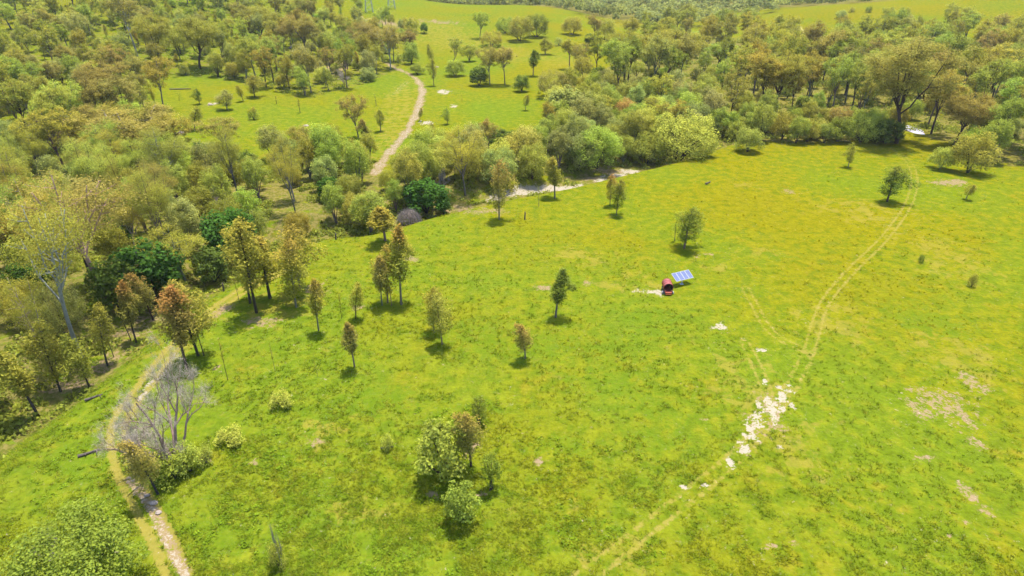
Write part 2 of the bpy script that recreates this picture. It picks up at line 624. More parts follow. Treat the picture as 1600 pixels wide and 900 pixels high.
PINK = [(1205, 640, 26, 34), (1180, 668, 18, 20), (1160, 700, 12, 14), (1470, 625, 48, 22), (1500, 648, 30, 24), (1440, 645, 20, 14), (1522, 600, 20, 18), (1520, 690, 14, 14), (1522, 780, 14, 24), (1428, 632, 14, 8), (1420, 608, 10, 4), (1512, 818, 8, 5), (1483, 838, 6, 3), (1526, 775, 10, 10),
        (410, 506, 24, 7), (395, 500, 16, 6), (430, 500, 14, 6), (352, 482, 20, 8), (338, 490, 14, 8), (850, 450, 18, 5), (640, 405, 14, 5),
        (955, 268, 32, 7), (930, 280, 25, 6), (600, 35, 40, 6), (685, 34, 36, 3), (640, 36, 20, 3), (462, 78, 10, 6), (760, 330, 40, 6), (720, 328, 40, 7),
        (110, 600, 40, 12), (160, 578, 26, 12), (175, 560, 20, 12), (200, 520, 30, 10), (230, 498, 30, 8), (840, 722, 13, 7), (340, 575, 8, 4), (320, 715, 14, 6), (740, 700, 22, 14),
        (680, 770, 18, 7), (755, 772, 16, 6), (1235, 300, 10, 4), (1108, 398, 8, 4), (1088, 400, 8, 3), (917, 442, 10, 5), (490, 455, 20, 10), (1445, 715, 20, 6), (1200, 855, 14, 5), (1240, 850, 12, 5),
        (500, 690, 28, 7), (1100, 655, 9, 4), (560, 480, 12, 4), (500, 480, 10, 6), (1060, 550, 0.1, .1), (395, 722, 12, 6), (90, 610, 30, 10), (525, 105, 30, 16), (620, 40, 16, 5)]
EARTH = [(1479, 285, 24, 6), (1500, 284, 12, 4), (955, 268, 30, 6), (930, 280, 22, 5), (600, 35, 40, 5), (685, 34, 36, 2.5), (640, 36, 18, 2.5), (408, 506, 18, 5), (850, 450, 14, 4), (740, 700, 16, 8), (525, 105, 22, 8), (352, 482, 14, 5), (620, 300, 12, 4)]
TAN = [(700, 60, 70, 14), (730, 70, 60, 12), (790, 85, 60, 18), (680, 45, 60, 10), (880, 95, 40, 18), (990, 40, 60, 8), (630, 170, 25, 50), (620, 150, 20, 30), (510, 680, 50, 25), (430, 480, 60, 30),
       (1170, 395, 30, 8), (1205, 392, 20, 5), (1165, 290, 26, 6), (1110, 420, 30, 8), (980, 440, 60, 16), (1300, 500, 60, 30), (1180, 610, 70, 50), (1470, 400, 60, 40), (1350, 330, 80, 20), (620, 200, 20, 50),
       (1500, 560, 60, 40), (1230, 700, 60, 40), (960, 860, 70, 30), (270, 550, 40, 20), (190, 680, 26, 30), (905, 400, 60, 16), (850, 790, 60, 10), (250, 530, 40, 20), (200, 640, 30, 30), (560, 800, 60, 30)]
DARK = [(720, 520, 60, 18), (850, 545, 55, 25), (760, 545, 50, 14), (1000, 500, 60, 20), (960, 600, 80, 25), (1040, 640, 60, 25), (1130, 460, 30, 12), (1450, 500, 60, 30), (1180, 455, 30, 8), (600, 625, 60, 20),
        (880, 700, 60, 20), (1020, 690, 60, 20), (900, 820, 50, 25), (960, 545, 60, 20), (350, 830, 60, 40), (420, 720, 50, 20), (480, 790, 50, 30), (530, 640, 50, 20), (730, 640, 60, 12), (1020, 512, 50, 10), (1410, 900, 40, 14),
        (120, 720, 50, 30), (620, 860, 60, 30), (430, 540, 40, 12), (1220, 400, 30, 6), (180, 790, 40, 40)]


def blob_field(x, y, blobs, grow=1.0, jitter=0):
    out = np.zeros(np.shape(x))
    w1 = lattice_noise(x, y, 1.1, 41) + .6 * lattice_noise(x, y, .45, 43) - .8
    w2 = lattice_noise(x, y, 1.1, 42) + .6 * lattice_noise(x, y, .45, 44) - .8
    for (u, v, a, b) in blobs:
        P = ground_at(u, v)
        c = project(*P)[2]
        s = math.hypot(c, 0) / F
        rx = a * s * grow
        Q = ground_at(u, v - b)
        ry = max(abs(Q[1] - P[1]), .1) * grow
        sel = (np.abs(x - P[0]) < 2 * rx) & (np.abs(y - P[1]) < 2 * ry)
        if sel.any():
            d = np.hypot((x[sel] - P[0]) / rx + 1.1 * w1[sel], (y[sel] - P[1]) / ry + 1.1 * w2[sel])
            out[sel] = np.maximum(out[sel], 1 - sstep(.35, 1.45, d))
    return out


def rut(x, y, line, half=.75, w=.34):
    d = seg_dist(x, y, line)
    return 1 - sstep(w * .5, w * 1.9, np.abs(d - half))


def masks(x, y):
    rd = seg_dist(x, y, ROAD) + 1.5 * (lattice_noise(x, y, 2.6, 51) - .5) + .9 * (lattice_noise(x, y, 1.0, 52) - .5)
    road = np.maximum(1 - sstep(.7, 1.7, rd), .9 * rut(x, y, ROAD_B, .8, .4))
    far = sstep(100, 230, y)
    t = np.maximum.reduce([1.0 * rut(x, y, TRACK_L, .9, .42), .76 * rut(x, y, TRACK_R, .75, .24), (.50 + .12 * (1 - sstep(48, 62, y))) * rut(x, y, TRACK_C, .8, .30), .68 * rut(x, y, TRACK_Q, .65, .24), .70 * rut(x, y, TRACK_S, .7, .24)])
    rocky = 1 - sstep(.25, .95, seg_dist(x, y, ROCKY))
    s = np.maximum(blob_field(x, y, SAND, 1.15) * np.where(y < 110, .80, 1.0), road * .40)
    pk = np.maximum(np.maximum(blob_field(x, y, PINK) * .68, blob_field(x, y, EARTH) * .88), np.maximum(rocky * .85, (1 - sstep(.9, 2.5, rd)) * .9))
    s = np.maximum(s, rocky * .36)
    u, v, _ = project(x, y, height(x, y))
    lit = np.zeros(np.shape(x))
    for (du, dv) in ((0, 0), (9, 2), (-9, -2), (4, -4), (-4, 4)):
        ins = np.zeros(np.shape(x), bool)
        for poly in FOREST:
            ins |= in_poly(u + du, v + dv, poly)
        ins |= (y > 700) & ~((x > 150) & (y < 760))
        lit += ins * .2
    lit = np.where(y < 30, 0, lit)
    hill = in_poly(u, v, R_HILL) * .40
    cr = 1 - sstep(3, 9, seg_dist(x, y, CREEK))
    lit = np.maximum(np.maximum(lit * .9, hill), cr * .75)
    dk = blob_field(x, y, DARK)
    tn = np.maximum(blob_field(x, y, TAN) * .6, (1 - sstep(1.0, 2.4, seg_dist(x, y, TRACK_L))) * (.5 + .35 * sstep(62, 84, y)))
    return dict(track=t, sand=s, pink=pk, litter=lit, dark=dk, tan=tn, road=road, rocky=rocky, creek=cr)


# ------------------------------------------------------------------ the ground, one seamless sheet split by surface
def build_ground():
    d, rows = 22.0, []
    while d < 3300:
        rows.append(d)
        e = d * d / (55 * F) + 55 / F
        d += min(1.75 * e, .012 * d + .12) if d < 1250 else .05 * d
    rows = [-400, -150, -60, -20, 5] + rows
    rows = np.array(rows)
    s = np.linspace(-.98, .98, 700)
    s = np.concatenate([[-2.2, -1.6, -1.25, -1.08], s, [1.08, 1.25, 1.6, 2.2]])
    dep = np.maximum(rows * CP + 25.8, 36.0)
    X = s[None, :] * dep[:, None]
    Y = np.repeat(rows[:, None], len(s), 1)
    nr, nc = X.shape
    x, y = X.ravel(), Y.ravel()
    z = height(x, y)
    mk = masks(x, y)
    z = z - .07 * mk['track'] * (y < 140) - .10 * mk['rocky'] - .05 * np.clip(mk['sand'], 0, 1)
    V = np.stack([x, y, z], 1)
    A = np.stack([mk['track'], mk['sand'], mk['pink']], 1)
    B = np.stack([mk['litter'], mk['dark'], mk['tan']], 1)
    i, j = np.meshgrid(np.arange(nr - 1), np.arange(nc - 1), indexing='ij')
    k = (i * nc + j).ravel()
    Fq = np.stack([k, k + 1, k + nc + 1, k + nc], 1)

    def fm(a):
        return a[Fq].mean(1)
    cat = np.zeros(len(Fq), int)
    cat[fm(mk['track']) > .33] = 1
    cat[fm(mk['sand']) > .52] = 2
    cat[fm(mk['road']) > .45] = 3
    cat[(fm(mk['rocky']) > .45)] = 1
    cat[(fm(seg_dist(x, y, CREEK)) < 3.0) & (cat == 0)] = 4
    for c, nm, lb in ((0, 'ground', 'bright yellow-green pasture over the paddock and the hills'), (1, 'wheel_track', 'faint paired wheel ruts across the pasture'),
                      (2, 'sand_patch', 'bare pale sand showing through the grass'), (3, 'dirt_road', 'pale dirt road winding up between the trees'), (4, 'creek_bed', 'shallow creek gully along the trees')):
        f = Fq[cat == c]
        if not len(f):
            continue
        us, inv = np.unique(f, return_inverse=True)
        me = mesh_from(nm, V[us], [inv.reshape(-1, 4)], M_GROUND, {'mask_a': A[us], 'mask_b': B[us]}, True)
        tag(link(nm, me), lb, None, None, 'structure')


build_ground()


# ------------------------------------------------------------------ foliage
def leaf_quads(C, N, a, b, rng):
    n = len(C)
    N = N / (np.linalg.norm(N, axis=1, keepdims=True) + 1e-9)
    r = rng.normal(size=(n, 3))
    T = np.cross(N, r)
    T /= np.linalg.norm(T, axis=1, keepdims=True) + 1e-9
    Bv = np.cross(N, T)
    a = np.broadcast_to(a, (n,))[:, None]
    b = np.broadcast_to(b, (n,))[:, None]
    V = np.stack([C - T * a, C - Bv * b + N * a * .12, C + T * a, C + Bv * b + N * a * .12], 1).reshape(-1, 3)
    return V, np.arange(4 * n).reshape(n, 4)


def crown_mesh(name, clumps, per, size, rng, outw=.9, up=.5, shell=2.2, flat_=.7, aspect=.55, dens=None):
    Cs, Ns, R1, R3 = [], [], [], []
    for (c, r) in clumps:
        n = max(6, int(per * (r * r if dens is None else r ** dens)))
        d = rng.normal(size=(n, 3))
        d /= np.linalg.norm(d, axis=1, keepdims=True)
        rad = rng.random(n) ** (1 / shell)
        p = d * (rad * r)[:, None]
        p[:, 2] *= flat_
        Cs.append(p + np.asarray(c))
        Ns.append(d * outw + rng.normal(size=(n, 3)) * .55 + np.array([0, 0, up]))
        R1.append(np.clip(rng.random(n) * .75 + rng.random() * .3, 0, 1))
        R3.append(np.clip(rng.random(n) * .5 + rng.random() * .55 - .05, 0, 1))
    C, N = np.concatenate(Cs), np.concatenate(Ns)
    R1, R3 = np.concatenate(R1), np.concatenate(R3)
    sz = size * rng.uniform(.65, 1.35, len(C))
    V, Fq = leaf_quads(C, N, sz, sz * aspect, rng)
    z = C[:, 2]
    hf = (z - z.min()) / (z.max() - z.min() + 1e-6)
    A = np.repeat(np.stack([R1, hf, R3], 1), 4, 0)
    return mesh_from(name, V, [Fq], M_LEAF, {'leaf': A}), C


def bez(a, b, c, n):
    t = np.linspace(0, 1, n)[:, None]
    return (1 - t) ** 2 * a + 2 * t * (1 - t) * b + t * t * c


class Kind:
    def __init__(s, H, R, trunk, crown):
        s.H, s.R, s.trunk, s.crown = H, R, trunk, crown


def extents(C, H):
    r = np.percentile(np.hypot(C[:, 0], C[:, 1]), 96)
    return max(H, float(C[:, 2].max())), float(r)


def make_gum(seed, H=20.0, R=6.5, fork=.34, nl=7, cr=1.75, per=30, leaf=.25):
    rng = np.random.default_rng(seed)
    b = Buf()
    lean = rng.normal(size=2) * .04 * H
    top = np.array([lean[0], lean[1], H * fork])
    r0 = .0125 * H + .04
    tp = bez(np.array([0, 0, -.4]), np.array([lean[0] * .1 + rng.normal() * .3, lean[1] * .1, H * fork * .55]), top, 6)
    b.tube(tp, np.linspace(r0 * 1.15, r0 * .72, 6), 7)
    cl = []
    a0 = rng.random() * 6.28
    for i in range(nl):
        az = a0 + i * 6.283 / nl * 1.0 + rng.normal() * .35
        rho = (rng.uniform(.35, .85) if i else .12) * R
        zt = H * (rng.uniform(.70, .92) if i else .95)
        tip = np.array([lean[0] + rho * math.cos(az), lean[1] + rho * math.sin(az), zt])
        st = tp[-1] if rng.random() < .6 else tp[-2]
        ctl = st + (tip - st) * np.array([.62, .62, .40])
        path = bez(st, ctl, tip, 7) + np.concatenate([np.zeros((1, 3)), rng.normal(size=(6, 3)) * .16])
        rr = np.linspace(r0 * .52, .05, 7)
        b.tube(path, rr, 5)
        cl.append((tip, cr * rng.uniform(.8, 1.15)))
        for t in (.4, .55, .7, .85, .95):
            k = int(t * 6)
            base = path[k]
            for _ in range(2 if t > .5 else 1):
                az2 = az + rng.normal() * 1.1
                L = R * rng.uniform(.18, .42)
                e = base + np.array([math.cos(az2) * L, math.sin(az2) * L, L * rng.uniform(.05, .75)])
                mid = base + (e - base) * np.array([.5, .5, .3])
                b.tube(bez(base, mid, e, 4), np.linspace(rr[k] * .55, .03, 4), 4, False)
                cl.append((e, cr * rng.uniform(.6, 1.1)))
                if rng.random() < .8:
                    e2 = e + rng.normal(size=3) * cr * np.array([.8, .8, .4])
                    cl.append((e2, cr * rng.uniform(.5, .85)))
    me, C = crown_mesh('crown_gum', cl, per, leaf, rng, .45, .8, 1.9, .68, .45)
    h, r = extents(C, H)
    return Kind(h, r, b.mesh('trunk_gum', M_BARK, True), me)


def make_young(seed, H=10.0, R=2.0, base=.26, n=46, cr=.68, per=190, leaf=.15, tipz=1.3):
    rng = np.random.default_rng(seed)
    b = Buf()
    lean = rng.normal(size=2) * .45
    wob = rng.uniform(.45, 1.15, 7)
    pts = bez(np.array([0, 0, -.3]), np.array([lean[0] * .2, lean[1] * .2, H * .5]), np.array([lean[0], lean[1], H * .96]), 8)
    rr = np.linspace(.012 * H + .03, .02, 8)
    b.tube(pts, rr, 6)
    cl = []
    for i in range(n):
        t = base + (1 - base) * (i + rng.random()) / n
        k = (t - base) / (1 - base)
        prof = (min(1.0, (k + .10) * 2.4)) ** .8 * (1 - k ** 2.2) ** .8 if k < 1 else 0
        q = np.array([np.interp(t, np.linspace(0, 1, 8), pts[:, j]) for j in range(3)])
        az = i * 2.4 + rng.normal() * .4
        L = R * prof * rng.uniform(.35, .95) * wob[int((az % 6.2832) / 6.2833 * 7)]
        e = q + np.array([math.cos(az) * L, math.sin(az) * L, L * .55 + rng.normal() * .15])
        q0 = q - np.array([0, 0, .25 * L])
        q0[2] = max(q0[2], H * base * .8)
        b.tube(bez(q0, (q0 + e) / 2 - np.array([0, 0, .08 * L]), e, 3), np.linspace(.035, .012, 3), 4, False)
        cl.append((e, cr * rng.uniform(.65, 1.2) * (.65 + .5 * prof)))
    me, C = crown_mesh('crown_young', cl, per, leaf, rng, .45, .7, 2.0, tipz, .45)
    h, r = extents(C, H)
    return Kind(h, r, b.mesh('trunk_young', M_BARK, True), me)


def make_bushy(seed, H=10.0, R=5.0, lobes=20, low=.12, per=95, leaf=.175, lr=.36, aspect=.6, flat_=.85):
    rng = np.random.default_rng(seed)
    b = Buf()
    cl = []
    zc = H * (low + (1 - low) * .40)
    for i in range(lobes):
        zz = -.55 + 1.5 * (i + .5) / lobes
        zz = min(zz, .97)
        az = i * 2.399963 + rng.normal() * .3
        rr = math.sqrt(max(0, 1 - zz * zz))
        k = rng.uniform(.55, .82)
        c = np.array([R * k * rr * math.cos(az), R * k * rr * math.sin(az), zc + (H - zc) * .80 * zz * (k + .18) / .9])
        r = R * lr * rng.uniform(.7, 1.25)
        c[2] = max(c[2], r * .7)
        cl.append((c, r))
    cl.append((np.array([0, 0, zc]), R * .55))
    stems = 4
    for i in range(stems):
        c = cl[int(rng.integers(0, lobes))][0]
        b.tube(bez(np.array([rng.normal() * .15, rng.normal() * .15, -.3]), np.array([c[0] * .3, c[1] * .3, c[2] * .5]), c, 5), np.linspace(.03 * H * .5 + .05, .04, 5), 5)
    me, C = crown_mesh('crown_bushy', cl, per, leaf, rng, .8, 1.1, 2.4, flat_, aspect)
    h, r = extents(C, H)
    return Kind(h, r, b.mesh('trunk_bushy', M_BARK, True), me)


def make_sapling(seed, H=6.0, R=.7, n=12):
    return make_young(seed, H, R, .42, n, .38, 150, .12, 1.2)


def make_dead(seed, H=11.0, R=8.0, nl=6, twig=1.0):
    rng = np.random.default_rng(seed)
    b = Buf()
    tips = []

    def grow(p, d, L, r, lev):
        n = 5
        pts = [p]
        for i in range(n):
            d = d + rng.normal(size=3) * .16 + np.array([0, 0, .03])
            d = d / np.linalg.norm(d)
            pts.append(pts[-1] + d * L / n)
        b.tube(pts, np.linspace(r, r * .45, n + 1), 6 if lev == 0 else (5 if lev == 1 else 3), False)
        if lev >= 3:
            tips.append((pts[-1], d))
            return
        if lev == 2:
            tips.append((pts[-1], d))
        for i in range((3, 5, 4)[lev]):
            k = int(rng.integers(2, n + 1))
            a = rng.normal(size=3)
            a[2] = abs(a[2]) * .5
            dd = d * .75 + a / np.linalg.norm(a) * .85
            grow(pts[k], dd / np.linalg.norm(dd), L * rng.uniform(.38, .62), r * .42, lev + 1)
    for i in range(nl):
        az = i * 6.283 / nl + rng.normal() * .25
        s = R / H * rng.uniform(.5, 1.5)
        dd = np.array([math.cos(az) * s, math.sin(az) * s, 1.0])
        grow(np.array([math.cos(az) * .2, math.sin(az) * .2, -.2]), dd / np.linalg.norm(dd), H * rng.uniform(.6, .8) * math.hypot(1, s * .6), .27 + .06 * rng.random(), 0)
    trunk = b.mesh('trunk_dead', M_BARK, True)
    Vs, Fs, n0 = [], [], 0
    for (p, d) in tips:
        n = int(30 * twig)
        dirs = d + rng.normal(size=(n, 3)) * .7
        dirs /= np.linalg.norm(dirs, axis=1, keepdims=True)
        st = p + rng.normal(size=(n, 3)) * .28
        L = rng.uniform(.4, 1.15, n)[:, None]
        side = np.cross(dirs, rng.normal(size=(n, 3)))
        side /= np.linalg.norm(side, axis=1, keepdims=True)
        w = .013
        V = np.stack([st - side * w, st + side * w, st + dirs * L], 1).reshape(-1, 3)
        Vs.append(V)
        Fs.append(np.arange(3 * n).reshape(n, 3) + n0)
        n0 += 3 * n
    V = np.concatenate(Vs)
    tw = mesh_from('twigs_dead', V, [np.concatenate(Fs)], M_BARK)
    h = float(np.percentile(V[:, 2], 99.5))
    r = float(np.percentile(np.hypot(V[:, 0], V[:, 1]), 97))
    return Kind(h, r, trunk, tw)


LIB = {
    'gum': [make_gum(11), make_gum(12, fork=.42, nl=7, R=6.0), make_gum(13, fork=.28, nl=5, R=7.5), make_gum(14, 22, 5.2, .45, 6), make_gum(15, 18, 7.2, .3, 7, 1.7), make_gum(16, 20, 5.6, .38, 6, 1.4, 46)],
    'young': [make_young(21), make_young(22, R=1.8, base=.34), make_young(23, R=2.5, base=.22, n=46), make_young(24, H=11, R=2.2, base=.30, n=44), make_young(25, R=2.9, base=.28, n=44, cr=.75, per=120), make_young(26, R=2.3, base=.3, n=30, cr=.85, per=140), make_young(27, R=2.0, base=.38, n=28, cr=.8, per=150), make_young(28, H=9, R=2.6, base=.2, n=34, cr=.8, per=140)],
    'bushy': [make_bushy(31), make_bushy(32, R=5.5, lobes=24), make_bushy(33, H=11, R=4.6, lobes=22, low=.2), make_bushy(34, H=9, R=5.2, lobes=26, lr=.3)],
    'tall': [make_bushy(41, H=13, R=4.2, lobes=30, low=.25, lr=.34, per=90, leaf=.17), make_bushy(42, H=14, R=4.6, lobes=34, low=.30, lr=.30, per=95, leaf=.17)],
    'dark': [make_bushy(51, H=9, R=5.0, lobes=30, lr=.27, per=52, leaf=.30, aspect=.7), make_bushy(52, H=8, R=4.2, lobes=26, lr=.3, per=52, leaf=.28, aspect=.7)],
    'shrub': [make_bushy(61, H=3.2, R=2.0, lobes=14, low=0, per=130, leaf=.12, lr=.42), make_bushy(62, H=2.8, R=2.2, lobes=16, low=0, per=120, leaf=.13, lr=.38)],
    'broad': [make_bushy(71, H=6.5, R=2.9, lobes=34, low=.1, per=105, leaf=.16, lr=.29), make_bushy(72, H=6.0, R=3.2, lobes=36, low=.06, per=105, leaf=.16, lr=.28), make_bushy(73, H=7, R=2.2, lobes=26, low=.05, per=100, leaf=.16, lr=.31)],
    'sapling': [make_sapling(81), make_sapling(82, 6.5, .55, 9)],
    'dead': [make_dead(95, 10, 9, 8, .8), make_dead(92, 9, 5, 4, .9)],
}
LIB['gumf'] = [make_gum(17, leaf=.14, per=56), make_gum(18, fork=.4, R=6, leaf=.14, per=56), make_gum(19, fork=.3, R=7.2, nl=6, leaf=.14, per=56)]
LIB['gumd'] = [make_gum(219, leaf=.14, per=95, nl=8), make_gum(218, fork=.36, R=6.3, leaf=.14, per=95, nl=8)]
LIB['gums'] = [make_gum(201, nl=6, leaf=.14, per=30), make_gum(202, fork=.45, nl=7, R=6, leaf=.14, per=32)]
LIB['bushyf'] = [make_bushy(35, H=8, R=7.5, lobes=70, low=.05, per=120, leaf=.13, lr=.14), make_bushy(36, H=9, R=5.5, lobes=34, low=.1, per=150, leaf=.13, lr=.27)]
NAMES = {'gums': 'gum_tree', 'gum': 'gum_tree', 'young': 'young_gum_tree', 'bushy': 'bushy_tree', 'tall': 'feathery_tree', 'dark': 'dark_leafy_tree', 'shrub': 'shrub', 'broad': 'broadleaf_tree', 'sapling': 'sapling', 'dead': 'dead_tree'}
CATS = {'shrub': 'shrub', 'sapling': 'sapling'}
TINT = {   # leaf colours (linear)
    'olive': (.205, .200, .032), 'brown': (.198, .176, .042), 'leaf': (.155, .185, .028), 'gold': (.225, .210, .034), 'green': (.190, .225, .036), 'light': (.245, .265, .046), 'pale': (.25, .28, .06),
    'dark': (.045, .095, .016), 'deep': (.085, .120, .022), 'sage': (.195, .210, .058), 'cream': (.46, .40, .20), 'orange': (.29, .19, .05), 'grey': (.18, .155, .135), 'mauve': (.27, .225, .175), 'midgreen': (.125, .155, .024)}
BARKS = {'pale': (.19, .165, .13), 'grey': (.095, .08, .062), 'dark': (.035, .028, .022), 'dead': (.17, .13, .105)}
PLACED = []      # (x, y, radius)
USED = {}


def plant(kind, P, h, w, tint='olive', red=0.0, bark='grey', label='', group=None, var=None, rot=None, jit=.10, lean=0.0):
    lib = LIB['gumd'] if kind == 'gum' and P[1] >= 165 and w > 17 else LIB[kind + 'f' if (kind in ('gum', 'bushy') and P[1] < 165) or (kind == 'bushy' and w > 12.5) else kind]
    if var is None:
        ratio = w / h
        order = sorted(range(len(lib)), key=lambda i: abs(math.log(2 * lib[i].R / lib[i].H / ratio)) + rnd.random() * .45)
        var = order[0]
    K = lib[var]
    e = bpy.data.objects.new('dark_bark_gum_tree' if kind == 'gum' and bark == 'dark' else NAMES[kind], None)  # the same gum, only named apart for its dark bark
    COL.objects.link(e)
    e.empty_display_size = .5
    e.location = P
    sx = w / (2 * K.R)
    e.scale = (sx, sx * rnd.uniform(.92, 1.08), h / K.H)
    e.rotation_euler = (lean * .3, lean, rnd.random() * 6.283 if rot is None else rot)
    tr = link('trunk', K.trunk, e)
    cr = link('twigs' if kind == 'dead' else 'crown', K.crown, e)
    b = BARKS[bark]
    tr.color = (*[c * rnd.uniform(.8, 1.2) for c in b], 1)
    t = [c * (1.02 if kind == 'young' else 1.06) for c in TINT[tint]]
    g = rnd.uniform(1 - jit, 1 + jit)
    cr.color = (*[max(0.0, c * g * rnd.uniform(1 - jit * .6, 1 + jit * .6)) for c in t], red)
    if kind == 'dead':
        cr.color = (*t, 1)
    tag(e, label, CATS.get(kind, 'tree'), group)
    PLACED.append((P[0], P[1], w * .42))
    return e


def plant_px(kind, u, v, vt, wpx, tint='olive', red=0.0, bark='grey', label='', group=None, **kw):
    P = ground_at(u, v)
    h = max(top_height(P, vt), .4)
    c = project(*P)[2]
    return plant(kind, P, h, wpx * c / F * (1.25 if kind == 'young' else 1.0), tint, red, bark, label, group, **kw)


